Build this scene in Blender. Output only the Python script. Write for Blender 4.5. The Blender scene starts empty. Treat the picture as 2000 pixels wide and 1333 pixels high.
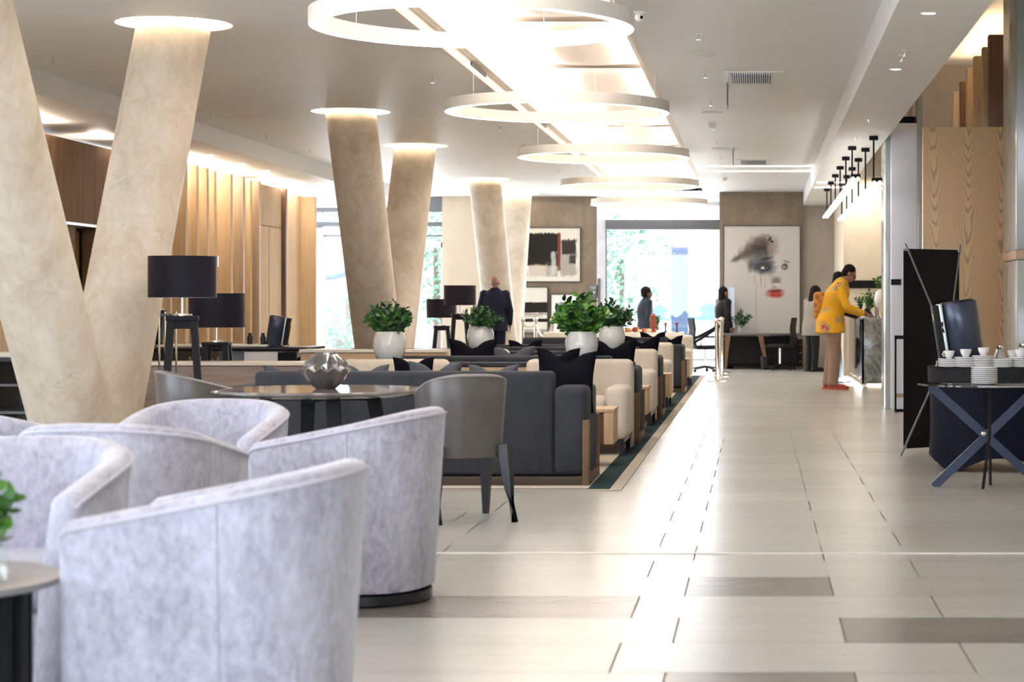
import bpy, bmesh, math, random
from mathutils import Vector, Matrix, noise as mnoise
PI = math.pi
S = bpy.context.scene
COL = S.collection
random.seed(7)
EYE = 1.17

# ------------------------------------------------------------------ camera
cam_d = bpy.data.cameras.new('camera'); cam = bpy.data.objects.new('camera', cam_d); COL.objects.link(cam)
cam.location = (0, 0, EYE); cam.rotation_euler = (PI/2, 0, 0)
cam_d.sensor_width = 36; cam_d.lens = 72
cam_d.shift_x = (1000-1478)/2000; cam_d.shift_y = -(666.5-597)/2000
cam_d.clip_end = 400; cam_d.clip_start = .05
cam_d.dof.use_dof = True; cam_d.dof.focus_distance = 17.5; cam_d.dof.aperture_fstop = 4.5
S.camera = cam
S.view_settings.view_transform = 'Standard'; S.view_settings.look = 'None'
S.view_settings.exposure = 0.42; S.view_settings.gamma = 1; S.view_settings.use_curve_mapping = False
S.cycles.max_bounces = 9; S.cycles.diffuse_bounces = 5; S.cycles.glossy_bounces = 4
S.cycles.transmission_bounces = 6; S.cycles.transparent_max_bounces = 12
S.cycles.caustics_reflective = False; S.cycles.caustics_refractive = False
S.cycles.sample_clamp_indirect = 6; S.cycles.use_denoising = True

# ------------------------------------------------------------------ world
w = bpy.data.worlds.new('sky'); S.world = w; w.use_nodes = True
bg = w.node_tree.nodes['Background']; bg.inputs[0].default_value = (.86, .93, 1, 1); bg.inputs[1].default_value = 3.4

# ------------------------------------------------------------------ lights
def area(name, loc, rot, sx, sy, power, col=(1,1,1), spread=PI):
    d = bpy.data.lights.new(name, 'AREA'); d.shape = 'RECTANGLE'; d.size = sx; d.size_y = sy
    d.energy = power; d.color = col; d.spread = spread
    o = bpy.data.objects.new(name, d); o.location = loc; o.rotation_euler = rot; COL.objects.link(o)
    o.visible_glossy = True
    return o
DAY = (.70, .83, 1); WARM = (1, .72, .42); WW = (1, .89, .76)
# daylight standing in the big windows behind and to the near left of the camera
area('window_daylight', (-8.85, 5.5, 1.9), (0, -PI/2, 0), 3.0, 11, 235, DAY)
area('window_daylight', (-2.5, -3.35, 1.8), (-PI/2, 0, PI), 10, 2.9, 235, DAY)
# daylight entering by the glazed entrance and the glazed left end
area('window_daylight', (-2.0, 39.9, 1.9), (-PI/2, 0, 0), 2.2, 3.0, 130, (.92,.96,1))
area('window_daylight', (-7.4, 39.9, 1.9), (-PI/2, 0, 0), 2.4, 3.0, 130, (.92,.96,1))
# cove strips inside the ceiling trough
area('trough_light', (-2.42, 20.5, 3.46), (0, PI*.80, 0), .10, 35, 430, (1,.95,.90))
area('trough_light', (-1.14, 20.5, 3.46), (0, -PI*.80, 0), .10, 35, 430, (1,.95,.90))
# LED strips on top of the left timber wall
for (y0, y1) in ((13.5, 21.3), (22.9, 23.4), (25.3, 30.1), (30.9, 33.6)):
    area('cove_light', (-7.42, (y0+y1)/2, 3.0), (0, PI, 0), .16, y1-y0, 32*(y1-y0), WW)
# LED strips in the high void on the right
area('cove_light', (2.75, 24.6, 4.02), (0, PI, 0), .14, 4.0, 20, WARM)
area('cove_light', (2.75, 19.3, 4.02), (0, PI, 0), .14, 1.6, 7, WARM)
area('cove_light', (1.75, 33.9, 3.3), (0, 0, 0), .5, .3, 16, WW)
# warm wash on the reception back wall and under the desk
area('plinth_light', (1.545, 31.7, .06), (0, PI/2*1.25, 0), .05, 4.2, 60, (1,.92,.8))
area('plinth_light', (1.80, 29.64, .05), (PI/2*.8, 0, 0), .45, .05, 8, (1,.92,.8))

# ------------------------------------------------------------------ geometry helpers
class G:
    """collects verts / faces / material indexes of one mesh"""
    def __init__(s): s.v = []; s.f = []; s.m = []
    def add(s, vs, fs, mi=0, mat=None):
        b = len(s.v)
        s.v += [tuple(mat @ Vector(p)) if mat is not None else tuple(p) for p in vs]
        s.f += [tuple(b+i for i in f) for f in fs]; s.m += [mi]*len(fs); return s
    def box(s, x0, x1, y0, y1, z0, z1, bev=0, mi=0, mat=None, seg=3):
        if x0 > x1: x0, x1 = x1, x0
        if y0 > y1: y0, y1 = y1, y0
        if z0 > z1: z0, z1 = z1, z0
        bm = bmesh.new(); bmesh.ops.create_cube(bm, size=1)
        for v in bm.verts:
            v.co = Vector((x0+(v.co.x+.5)*(x1-x0), y0+(v.co.y+.5)*(y1-y0), z0+(v.co.z+.5)*(z1-z0)))
        if bev > 0:
            bev = min(bev, .49*min(x1-x0, y1-y0, z1-z0))
            bmesh.ops.bevel(bm, geom=bm.edges[:], offset=bev, segments=seg, affect='EDGES', profile=.5, clamp_overlap=True)
        bm.verts.index_update()
        s.add([v.co.copy() for v in bm.verts], [[v.index for v in f.verts] for f in bm.faces], mi, mat); bm.free(); return s
    def lathe(s, prof, n=32, mi=0, mat=None, cx=0, cy=0, cap=True):
        vs = []; fs = []
        for (r, z) in prof:
            for k in range(n):
                a = 2*PI*k/n; vs.append((cx+r*math.cos(a), cy+r*math.sin(a), z))
        for i in range(len(prof)-1):
            for k in range(n):
                a = i*n+k; b = i*n+(k+1) % n; fs.append((a, b, b+n, a+n))
        if cap:
            fs.append(tuple(reversed(range(n)))); fs.append(tuple((len(prof)-1)*n+k for k in range(n)))
        return s.add(vs, fs, mi, mat)
    def tube(s, pts, r, n=10, mi=0, mat=None, closed=False, cap=True, sq=1.0):
        """tube along points; r a number or list"""
        P = [Vector(p) for p in pts]; N = len(P); vs = []; fs = []
        up = Vector((0, 0, 1))
        for i, p in enumerate(P):
            if closed: t = (P[(i+1) % N]-P[i-1])
            else: t = P[min(i+1, N-1)]-P[max(i-1, 0)]
            t.normalize()
            u = up if abs(t.dot(up)) < .95 else Vector((0, 1, 0))
            a = t.cross(u).normalized(); b = a.cross(t).normalized()
            rr = r[i] if isinstance(r, (list, tuple)) else r
            for k in range(n):
                th = 2*PI*k/n; vs.append(p+a*(rr*math.cos(th))+b*(rr*sq*math.sin(th)))
        M_ = N if closed else N-1
        for i in range(M_):
            for k in range(n):
                a0 = i*n+k; a1 = i*n+(k+1) % n; b0 = ((i+1) % N)*n+k; b1 = ((i+1) % N)*n+(k+1) % n
                fs.append((a0, a1, b1, b0))
        if cap and not closed:
            fs.append(tuple(reversed(range(n)))); fs.append(tuple((N-1)*n+k for k in range(n)))
        return s.add(vs, fs, mi, mat)
    def bar(s, a, b, wx, wy, mi=0, wx2=None, wy2=None, mat=None):
        """tapered square bar from a to b"""
        a = Vector(a); b = Vector(b); wx2 = wx if wx2 is None else wx2; wy2 = wy if wy2 is None else wy2
        t = (b-a).normalized(); u = Vector((0, 1, 0)) if abs(t.y) < .9 else Vector((1, 0, 0))
        x = u.cross(t).normalized(); y = t.cross(x).normalized(); vs = []
        for (p, hx, hy) in ((a, wx/2, wy/2), (b, wx2/2, wy2/2)):
            for (i, j) in ((-1,-1), (1,-1), (1,1), (-1,1)): vs.append(p+x*i*hx+y*j*hy)
        return s.add(vs, [(3,2,1,0), (4,5,6,7), (0,1,5,4), (1,2,6,5), (2,3,7,6), (3,0,4,7)], mi, mat)
    def ball(s, c, r, n=16, m=10, mi=0, mat=None):
        rx, ry, rz = r if isinstance(r, (tuple, list)) else (r, r, r)
        vs = [(c[0], c[1], c[2]-rz)]; fs = []
        for j in range(1, m):
            ph = -PI/2+PI*j/m
            for k in range(n):
                th = 2*PI*k/n
                vs.append((c[0]+rx*math.cos(ph)*math.cos(th), c[1]+ry*math.cos(ph)*math.sin(th), c[2]+rz*math.sin(ph)))
        vs.append((c[0], c[1], c[2]+rz)); top = len(vs)-1
        for k in range(n): fs.append((0, 1+(k+1) % n, 1+k))
        for j in range(m-2):
            for k in range(n):
                a = 1+j*n+k; b = 1+j*n+(k+1) % n; fs.append((a, b, b+n, a+n))
        for k in range(n): fs.append((top, 1+(m-2)*n+k, 1+(m-2)*n+(k+1) % n))
        return s.add(vs, fs, mi, mat)
    def caps(s, a, b, ra, rb, n=14):
        a = Vector(a); b = Vector(b); s.ball(a, ra, n, 8); s.ball(b, rb, n, 8)
        return s.tube([a, b], [ra, rb], n)
    def loft(s, secs, n=20, mi=0, mat=None, power=1.0):
        """secs: (cx, cy, cz, rx, ry) stacked horizontal ellipses"""
        vs = []; fs = []
        for (cx, cy, cz, rx, ry) in secs:
            for k in range(n):
                a = 2*PI*k/n; c, d = math.cos(a), math.sin(a)
                c = math.copysign(abs(c)**power, c); d = math.copysign(abs(d)**power, d)
                vs.append((cx+rx*c, cy+ry*d, cz))
        for i in range(len(secs)-1):
            for k in range(n):
                a = i*n+k; b = i*n+(k+1) % n; fs.append((a, b, b+n, a+n))
        fs.append(tuple(reversed(range(n)))); fs.append(tuple((len(secs)-1)*n+k for k in range(n)))
        return s.add(vs, fs, mi, mat)
    def prism(s, poly, y0, y1, mi=0, mat=None):
        """poly of (x,z), extruded along y"""
        n = len(poly); vs = [(x, y0, z) for x, z in poly]+[(x, y1, z) for x, z in poly]
        fs = [tuple(range(n)), tuple(reversed(range(n, 2*n)))]+[(i, i+n, (i+1) % n+n, (i+1) % n) for i in range(n)]
        return s.add(vs, fs, mi, mat)

def emp(name, loc=(0,0,0), rz=0, label=None, cat=None, group=None, kind=None):
    o = bpy.data.objects.new(name, None); o.location = loc; o.rotation_euler = (0, 0, rz); o.empty_display_size = .2
    COL.objects.link(o); return tag(o, label, cat, group, kind)
def tag(o, label=None, cat=None, group=None, kind=None):
    if label: o['label'] = label
    if cat: o['category'] = cat
    if group: o['group'] = group
    if kind: o['kind'] = kind
    return o
def put(name, g, mats, parent=None, loc=(0,0,0), rot=(0,0,0), smooth=True, angle=40, kind=None, label=None, fix=True):
    if not isinstance(mats, (list, tuple)): mats = [mats]
    me = bpy.data.meshes.new(name); me.from_pydata(g.v, [], g.f)
    for m in mats: me.materials.append(m)
    me.polygons.foreach_set('material_index', g.m)
    if fix:
        bm = bmesh.new(); bm.from_mesh(me); bmesh.ops.recalc_face_normals(bm, faces=bm.faces); bm.to_mesh(me); bm.free()
    if smooth:
        me.polygons.foreach_set('use_smooth', [True]*len(me.polygons)); me.set_sharp_from_angle(angle=math.radians(angle))
    me.update()
    o = bpy.data.objects.new(name, me); o.location = loc; o.rotation_euler = rot
    if parent is not None: o.parent = parent
    COL.objects.link(o)
    if kind: o['kind'] = kind
    elif parent is None and name.split('_')[0] in ('wall','floor','ceiling','window','door','baseboard','trim'): o['kind'] = 'structure'
    if label: o['label'] = label
    return o
def kids(o): return [c for c in bpy.data.objects if c.parent == o]
def dup(root, loc, rz=None, label=None, group=None, sc=None):
    tree = {}
    for c in bpy.data.objects:
        if c.parent: tree.setdefault(c.parent, []).append(c)
    def cp(o, par):
        c = o.copy(); COL.objects.link(c)
        if par is not None: c.parent = par
        for ch in tree.get(o, []): cp(ch, c)
        return c
    r = cp(root, None); r.location = loc
    if rz is not None: r.rotation_euler = (0, 0, rz)
    if label: r['label'] = label
    if group: r['group'] = group
    if sc: r.scale = sc if isinstance(sc, tuple) else (sc,)*3
    return r
def mod(o, typ, **k):
    m = o.modifiers.new(typ.lower(), typ)
    for a, b in k.items(): setattr(m, a, b)
    return m

# ------------------------------------------------------------------ materials
class NT:
    def __init__(s, name):
        s.mat = bpy.data.materials.new(name); s.mat.use_nodes = True; s.t = s.mat.node_tree; s.n = s.t.nodes; s.l = s.t.links
        s.b = s.n['Principled BSDF']
    def new(s, typ, **k):
        x = s.n.new(typ)
        for a, b in k.items(): setattr(x, a, b)
        return x
    def lk(s, a, b): s.l.new(a, b)
    def math(s, op, a, b=None, c=None, clamp=False):
        x = s.new('ShaderNodeMath', operation=op); x.use_clamp = clamp
        for i, v in enumerate((a, b, c)):
            if v is None: continue
            if isinstance(v, (int, float)): x.inputs[i].default_value = v
            else: s.lk(v, x.inputs[i])
        return x.outputs[0]
    def coord(s, scale=(1,1,1), kind='Object', rot=(0,0,0), loc=(0,0,0)):
        tc = s.new('ShaderNodeTexCoord'); mp = s.new('ShaderNodeMapping'); s.lk(tc.outputs[kind], mp.inputs[0])
        mp.inputs['Scale'].default_value = scale; mp.inputs['Rotation'].default_value = rot; mp.inputs['Location'].default_value = loc
        return mp.outputs[0]
    def noise(s, vec, scale=5, detail=4, rough=.55, dist=0):
        x = s.new('ShaderNodeTexNoise'); s.lk(vec, x.inputs['Vector']); x.inputs['Scale'].default_value = scale
        x.inputs['Detail'].default_value = detail; x.inputs['Roughness'].default_value = rough; x.inputs['Distortion'].default_value = dist
        return x.outputs['Fac']
    def ramp(s, fac, stops):
        x = s.new('ShaderNodeValToRGB'); s.lk(fac, x.inputs[0]); e = x.color_ramp.elements
        while len(e) < len(stops): e.new(.5)
        for i, (p, c) in enumerate(stops): e[i].position = p; e[i].color = (*c, 1)
        return x.outputs[0]
    def mix(s, fac, a, b, mode='MIX'):
        x = s.new('ShaderNodeMix', data_type='RGBA', blend_type=mode)
        for i, v in ((0, fac), (6, a), (7, b)):
            if isinstance(v, (int, float)): x.inputs[i].default_value = v
            elif isinstance(v, tuple): x.inputs[i].default_value = (*v, 1)
            else: s.lk(v, x.inputs[i])
        return x.outputs[2]
    def bump(s, h, strength=.2, dist=.01):
        x = s.new('ShaderNodeBump'); s.lk(h, x.inputs['Height']); x.inputs['Strength'].default_value = strength; x.inputs['Distance'].default_value = dist
        s.lk(x.outputs[0], s.b.inputs['Normal'])
    def set(s, col=None, rough=None, metal=None, **k):
        if col is not None:
            if isinstance(col, tuple): s.b.inputs['Base Color'].default_value = (*col, 1)
            else: s.lk(col, s.b.inputs['Base Color'])
        if rough is not None:
            if isinstance(rough, (int, float)): s.b.inputs['Roughness'].default_value = rough
            else: s.lk(rough, s.b.inputs['Roughness'])
        if metal is not None: s.b.inputs['Metallic'].default_value = metal
        for a, v in k.items(): s.b.inputs[a.replace('_', ' ')].default_value = v
        return s.mat
def hexc(r, g, b):
    f = lambda c: (c/255/12.92) if c/255 <= .04045 else ((c/255+.055)/1.055)**2.4
    return (f(r), f(g), f(b))
def m_plain(name, col, rough=.5, metal=0, var=.06, sc=8, bump=0, **k):
    t = NT(name); n = t.noise(t.coord(), sc, 3)
    a = tuple(max(0, c*(1-var)) for c in col); b = tuple(min(1, c*(1+var)) for c in col)
    t.set(t.ramp(n, [(.3, a), (.7, b)]), rough, metal, **k)
    if bump: t.bump(t.noise(t.coord(), sc*12, 2), bump, .004)
    return t.mat
def m_fabric(name, c1, c2, sc=3, rough=.85, sheen=.3, weave=260, stretch=(1,1,.5), fine=0):
    t = NT(name); n = t.noise(t.coord(stretch), sc, 6, .62)
    if fine:
        n2 = t.noise(t.coord((1,1,.6)), 42, 5, .7); n = t.math('ADD', t.math('MULTIPLY', n, 1-fine), t.math('MULTIPLY', n2, fine))
    t.set(t.ramp(n, [(.36, c1), (.64, c2)]), rough)
    t.b.inputs['Sheen Weight'].default_value = sheen; t.b.inputs['Sheen Roughness'].default_value = .4
    t.bump(t.noise(t.coord(), weave, 2), .15, .003); return t.mat
def m_wood(name, c1, c2, c3, rough=.45, axis='Z', sc=1.0):
    t = NT(name); st = {'Z': (14,14,.7), 'X': (.7,14,14), 'Y': (14,.7,14)}[axis]
    st = tuple(v*sc for v in st)
    n = t.noise(t.coord(st), 1.5, 5, .6, .6); n2 = t.noise(t.coord(tuple(v*6 for v in st)), 2, 3, .7)
    f = t.math('ADD', t.math('MULTIPLY', n, .7), t.math('MULTIPLY', n2, .3))
    t.set(t.ramp(f, [(.3, c1), (.5, c2), (.7, c3)]), rough); t.bump(f, .12, .004); return t.mat
def m_emit(name, col, st):
    t = NT(name); t.set((.9,.9,.9), .5); t.b.inputs['Emission Color'].default_value = (*col, 1); t.b.inputs['Emission Strength'].default_value = st
    return t.mat
def m_glass(name, tint=(1,1,1), gl=.08, rough=.0):
    t = NT(name); tr = t.new('ShaderNodeBsdfTransparent'); tr.inputs[0].default_value = (*tint, 1)
    g = t.new('ShaderNodeBsdfGlossy'); g.inputs['Roughness'].default_value = rough
    mx = t.new('ShaderNodeMixShader'); mx.inputs[0].default_value = gl
    t.lk(tr.outputs[0], mx.inputs[1]); t.lk(g.outputs[0], mx.inputs[2]); t.lk(mx.outputs[0], t.n['Material Output'].inputs[0])
    return t.mat

M = {}
M['ceil'] = m_plain('ceiling_paint', (.84,.845,.84), .5, var=.02, sc=1.2)
M['soffit'] = m_plain('soffit_paint', (.82,.81,.79), .5, var=.02, sc=1)
M['trough'] = m_plain('trough_paint', (.93,.87,.81), .6, var=.03, sc=.6)
M['white'] = m_plain('white_paint', (.85,.84,.82), .4, var=.02)
M['ringw'] = m_plain('ring_white', (.80,.77,.71), .45, var=.03)
M['led'] = m_emit('led_diffuser', (1,.98,.96), 19)
M['ledw'] = m_emit('led_warm', (1,.84,.62), 170)
M['ledc'] = m_emit('led_line', (1,.95,.85), 5)
M['ledt'] = m_emit('led_tube', (1,.97,.92), 2.1)
def m_plaster(name, a, b, c, sc=1.0, rough=.55, scr=True):
    t = NT(name); v = t.coord((1,1,.45)); n = t.noise(v, 1.6*sc, 6, .62, .8); n2 = t.noise(t.coord((1,1,.8)), 7*sc, 6, .7, 1.5)
    f = t.math('ADD', t.math('MULTIPLY', n, .65), t.math('MULTIPLY', n2, .35))
    col = t.ramp(f, [(.33, a), (.5, b), (.66, c)])
    if scr:
        ln = t.noise(t.coord((1.2,1.2,3.5), rot=(.3,.2,.5)), 3.1, 5, .72, 3.0)
        k = t.math('SUBTRACT', 1, t.math('MULTIPLY', t.math('ABSOLUTE', t.math('SUBTRACT', ln, .5)), 42), clamp=True)
        gate = t.math('MULTIPLY', t.math('SUBTRACT', t.noise(t.coord(), 2.3, 2), .56), 7, clamp=True)
        col = t.mix(t.math('MULTIPLY', t.math('MULTIPLY', k, gate), .55), col, (.16,.13,.10))
    t.set(col, rough); t.bump(n2, .12, .01); return t.mat
M['column'] = m_plaster('column_plaster', (.42,.34,.25), (.60,.52,.415), (.72,.655,.565))
M['artwall'] = m_plaster('art_wall_plaster', (.165,.125,.088), (.22,.17,.12), (.29,.235,.175), 1.5, .6, False)
M['greywall'] = m_plaster('grey_plaster', (.36,.32,.27), (.42,.38,.33), (.48,.44,.39), 1.2, .6, False)
M['creamwall'] = m_plaster('cream_plaster', (.72,.63,.50), (.76,.68,.55), (.80,.72,.60), 1.0, .6, False)
M['beigewall'] = m_plaster('beige_pillar_plaster', (.50,.41,.30), (.55,.46,.35), (.60,.51,.40), 1.0, .6, False)
M['lilac'] = m_plain('pale_lilac_paint', (.80,.84,.95), .35, var=.03, sc=1.5)
M['stone'] = m_plain('polished_grey_stone', (.40,.43,.42), .12, var=.08, sc=1.2)
M['woodL'] = m_wood('oak_panel', (.47,.32,.18), (.58,.42,.25), (.67,.51,.33), .6)
M['woodG'] = m_wood('greyed_oak', (.40,.29,.19), (.47,.36,.25), (.54,.43,.31))
M['woodD'] = m_wood('walnut_panel', (.13,.07,.035), (.20,.115,.06), (.26,.155,.085), .75)
M['woodDk'] = m_wood('dark_timber_edge', (.09,.04,.02), (.13,.06,.03), (.17,.085,.045))
M['woodX'] = m_wood('oak_console', (.32,.19,.10), (.42,.27,.15), (.50,.34,.21), axis='X')
M['woodXd'] = m_wood('brown_console', (.15,.10,.075), (.20,.14,.105), (.26,.19,.14), axis='X')
M['woodS'] = m_wood('oak_side', (.10,.055,.028), (.15,.085,.043), (.20,.12,.065), .6)
M['woodP'] = m_wood('dark_oak_plinth', (.03,.018,.010), (.045,.028,.016), (.06,.038,.022), .6, axis='X')
M['ctop'] = m_plain('pale_console_top', (.66,.58,.48), .25, var=.05)
M['black'] = m_plain('black_lacquer', (.012,.012,.014), .3)
M['blackm'] = m_plain('black_matt', (.012,.012,.013), .55)
M['banner'] = m_plain('banner_backing', (.007,.006,.005), .5, var=.2)
M['blackglass'] = m_plain('black_glass', (.012,.013,.011), .06)
M['alu'] = m_plain('aluminium', (.55,.56,.58), .35, .8)
M['framegrey'] = m_plain('grey_frame_paint', (.13,.135,.145), .4)
M['framew'] = m_plain('pale_frame_paint', (.70,.71,.76), .4)
M['steel'] = m_plain('chrome', (.80,.78,.75), .14, 1)
M['brass'] = m_plain('champagne_metal', (.80,.72,.60), .16, 1)
M['bronze'] = m_plain('bronze_band', (.42,.29,.19), .4, .2)
M['velvet'] = m_fabric('lilac_crushed_velvet', (.25,.24,.295), (.53,.535,.635), 4, .7, .45, 200, (1,1,.45), .5)
M['piping'] = m_plain('velvet_piping', (.50,.49,.56), .7)
M['seam'] = m_plain('velvet_seam', (.36,.35,.42), .7)
M['pipd'] = m_plain('leather_piping', (.26,.24,.23), .5)
M['sofa'] = m_fabric('charcoal_sofa_weave', (.027,.029,.036), (.042,.045,.054), 3, .85, .04, 380)
M['cushg'] = m_fabric('grey_cushion', (.045,.05,.062), (.07,.074,.088), 4, .85, .05)
M['cushb'] = m_fabric('black_cushion', (.004,.004,.007), (.008,.008,.012), 4, .9, .0)
M['cream'] = m_fabric('cream_armchair_cloth', (.54,.48,.40), (.64,.58,.50), 3, .8, .2, 350)
M['leather'] = m_fabric('taupe_leather', (.075,.066,.062), (.105,.092,.086), 3, .32, .1, 120)
M['legb'] = m_plain('dark_leg', (.012,.012,.016), .3)
M['tabletop'] = m_plain('grey_marble_top', (.17,.155,.15), .07, var=.35, sc=6)
M['greytop'] = m_plain('grey_stone_top', (.20,.195,.195), .35, var=.05)
M['teal'] = m_fabric('rug_teal_border', (.010,.028,.032), (.018,.040,.044), 20, .95, .0)
M['rugb'] = m_fabric('rug_beige', (.44,.38,.30), (.55,.49,.40), 25, .95, .1)
M['rugedge'] = m_fabric('rug_edge_binding', (.38,.33,.26), (.47,.41,.34), 25, .95, .1)
M['shade'] = m_fabric('black_lamp_shade', (.009,.008,.014), (.013,.012,.020), 4, .5, .02, 300)
M['shadein'] = m_plain('shade_lining', (.75,.75,.82), .6)
M['bulb'] = m_emit('lamp_bulb', (.92,.93,1), 12)
M['ceramic'] = None
t = NT('white_glazed_ceramic'); z = t.new('ShaderNodeSeparateXYZ'); t.lk(t.coord(), z.inputs[0])
f = t.math('ADD', t.math('MULTIPLY', z.outputs[2], 3.6), t.math('MULTIPLY', t.noise(t.coord((1,1,.3)), 14, 3), .12))
t.set(t.ramp(f, [(.10, (.42,.50,.47)), (.26, (.54,.60,.62)), (.5, (.62,.645,.65))]), .14, Coat_Weight=.5); M['ceramic'] = t.mat
M['china'] = m_plain('white_china', (.84,.83,.82), .15, var=.02)
M['leaf'] = m_plain('green_leaf', (.035,.12,.018), .35, var=.55, sc=9)
M['leafl'] = m_plain('bright_green_leaf', (.09,.26,.025), .38, var=.5, sc=9)
M['leafd'] = m_plain('dark_green_leaf', (.012,.06,.02), .35, var=.5, sc=9)
M['stem'] = m_plain('plant_stem', (.07,.10,.03), .6)
M['glass'] = m_glass('clear_pane', (1,1,1), .06)
M['glassv'] = m_glass('vase_glass', (.93,.97,.93), .16, .03)
M['smoke'] = m_glass('smoked_top', (.35,.36,.38), .45, .04)
M['bluemetal'] = m_plain('blue_black_metal', (.018,.030,.062), .35, .3)
M['cloth'] = m_fabric('black_spandex', (.004,.006,.014), (.008,.010,.020), 4, .7, .0)
M['clothd'] = m_fabric('grey_black_valance', (.014,.014,.016), (.02,.02,.023), 4, .8, .0)
M['linen'] = m_plain('white_linen', (.88,.85,.76), .8, var=.04)
M['urn'] = m_plain('blue_black_enamel', (.035,.050,.085), .22, .25)
M['skin'] = m_plain('brown_skin', (.13,.060,.035), .5, var=.12, sc=20)
M['skinl'] = m_plain('light_brown_skin', (.26,.13,.085), .5, var=.12, sc=20)
M['hair'] = m_plain('black_hair', (.010,.008,.008), .75, var=.3, sc=60, bump=.6)
M['navy'] = m_fabric('navy_suit', (.006,.008,.020), (.010,.012,.028), 4, .7, .05)
M['tan'] = m_fabric('tan_trousers', (.24,.155,.11), (.33,.22,.16), 5, .8, .05)
M['jeans'] = m_fabric('washed_jeans', (.04,.075,.13), (.12,.18,.26), 5, .85, .1)
M['greytop2'] = m_fabric('grey_blazer', (.25,.235,.21), (.33,.31,.28), 5, .8, .1)
M['coral'] = m_plain('coral_sneaker', (.42,.06,.035), .5, var=.15)
M['sole'] = m_plain('shoe_sole', (.55,.16,.09), .6)
M['blueshirt'] = m_fabric('blue_top', (.008,.014,.028), (.014,.022,.04), 5, .8, .1)
M['whitecl'] = m_plain('white_cloth', (.75,.76,.78), .8)
M['paper'] = m_plain('mount_board', (.80,.77,.71), .5, var=.02)
M['pframe'] = m_plain('picture_frame_black', (.02,.018,.016), .35)
M['fruit'] = m_plain('orange_fruit', (.62,.22,.05), .5, var=.3, sc=14)
M['petal'] = m_plain('cream_petal', (.85,.72,.50), .6, var=.25, sc=20)
M['red'] = m_plain('dark_red', (.26,.05,.03), .5, var=.3, sc=20)
M['woodT'] = m_wood('oak_block', (.40,.26,.15), (.50,.35,.21), (.60,.44,.29), .6)
for k_ in ('teal','sofa','cushg','cushb','cloth','clothd','banner','blackm','shade','navy','hair','legb','black'):
    M[k_].node_tree.nodes['Principled BSDF'].inputs['Specular IOR Level'].default_value = {'cushb':.02,'shade':.12,'blackm':.15,'legb':.35,'black':.3,'cloth':.1,'banner':.12}.get(k_, .15)
M['woodD'].node_tree.nodes['Principled BSDF'].inputs['Specular IOR Level'].default_value = .2
# big cathedral-grain veneer
t = NT('cathedral_veneer'); sp = t.new('ShaderNodeSeparateXYZ'); t.lk(t.coord(), sp.inputs[0])
nz = t.noise(t.coord((3,1,.8)), 1.2, 3, .5, .3)
xm = t.math('ADD', t.math('ADD', sp.outputs[0], 5.03), t.math('MULTIPLY', t.math('SUBTRACT', nz, .5), .10))
lf = t.math('SUBTRACT', t.math('MODULO', xm, .33), .165)
r2 = t.math('MULTIPLY', lf, lf)
val = t.math('ADD', t.math('SUBTRACT', sp.outputs[2], t.math('MULTIPLY', r2, 75)), t.math('MULTIPLY', t.noise(t.coord((2,1,.6)), 2, 3, .5), 1.1))
wv = t.math('SINE', t.math('MULTIPLY', val, 36))
fine = t.noise(t.coord((90,90,3)), 2, 3, .6)
f = t.math('ADD', t.math('MULTIPLY', t.math('POWER', t.math('MULTIPLY_ADD', wv, .5, .5), 3), .62), t.math('MULTIPLY', fine, .4))
t.set(t.ramp(f, [(.1, (.60,.41,.22)), (.45, (.54,.35,.18)), (.9, (.30,.20,.13))]), .42); M['veneer'] = t.mat
# marble of the reception desk end
t = NT('swirled_marble'); n = t.noise(t.coord(), 2.2, 8, .6, 3.5); n2 = t.noise(t.coord(), .9, 6, .6, 5)
k = t.math('SUBTRACT', 1, t.math('MULTIPLY', t.math('ABSOLUTE', t.math('SUBTRACT', n2, .5)), 14), clamp=True)
t.set(t.mix(t.math('MULTIPLY', k, .6), t.ramp(n, [(.3, (.12,.14,.145)), (.55, (.19,.21,.215)), (.75, (.27,.29,.29))]), (.45,.46,.44)), .12); M['marble'] = t.mat
# printed shirt
t = NT('printed_yellow_shirt'); vo = t.new('ShaderNodeTexVoronoi'); t.lk(t.coord((1,1,.8)), vo.inputs['Vector']); vo.inputs['Scale'].default_value = 4.6
nz = t.noise(t.coord(), 26, 4, .7)
d = t.math('ADD', vo.outputs['Distance'], t.math('MULTIPLY', t.math('SUBTRACT', nz, .5), .22))
c = t.ramp(d, [(.0, (.42,.03,.015)), (.17, (.50,.04,.02)), (.20, (.42,.45,.25)), (.27, (.45,.22,.10)), (.31, (.80,.42,.012)), (.6, (.78,.40,.01))])
n3 = t.noise(t.coord(), 9, 4, .7)
t.set(t.mix(t.math('MULTIPLY', t.math('SUBTRACT', n3, .56), 8, clamp=True), c, (.40,.36,.16)), .8); M['shirt'] = t.mat
# floor tiles
def m_tile(name, a, b):
    t = NT(name); n = t.noise(t.coord((.5,6,1)), 1.6, 5, .6, .5); n2 = t.noise(t.coord((1,1,1), loc=(3,3,3)), .7, 3)
    f = t.math('ADD', t.math('MULTIPLY', n, .6), t.math('MULTIPLY', n2, .4))
    t.set(t.ramp(f, [(.35, a), (.65, b)]), t.math('MULTIPLY_ADD', n2, .05, .23), Specular_IOR_Level=.33); return t.mat
M['tile'] = m_tile('pale_floor_tile', (.43,.425,.40), (.48,.475,.45))
M['tile2'] = m_tile('pale_floor_tile_b', (.405,.40,.375), (.46,.455,.43))
M['tiled'] = m_tile('taupe_floor_tile', (.165,.15,.135), (.205,.185,.165))
M['grout'] = m_plain('grout', (.20,.17,.14), .8)
M['pave'] = m_plain('street_paving', (.62,.62,.62), .8)
M['ext'] = m_plain('pale_render', (.75,.77,.80), .8)
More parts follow.
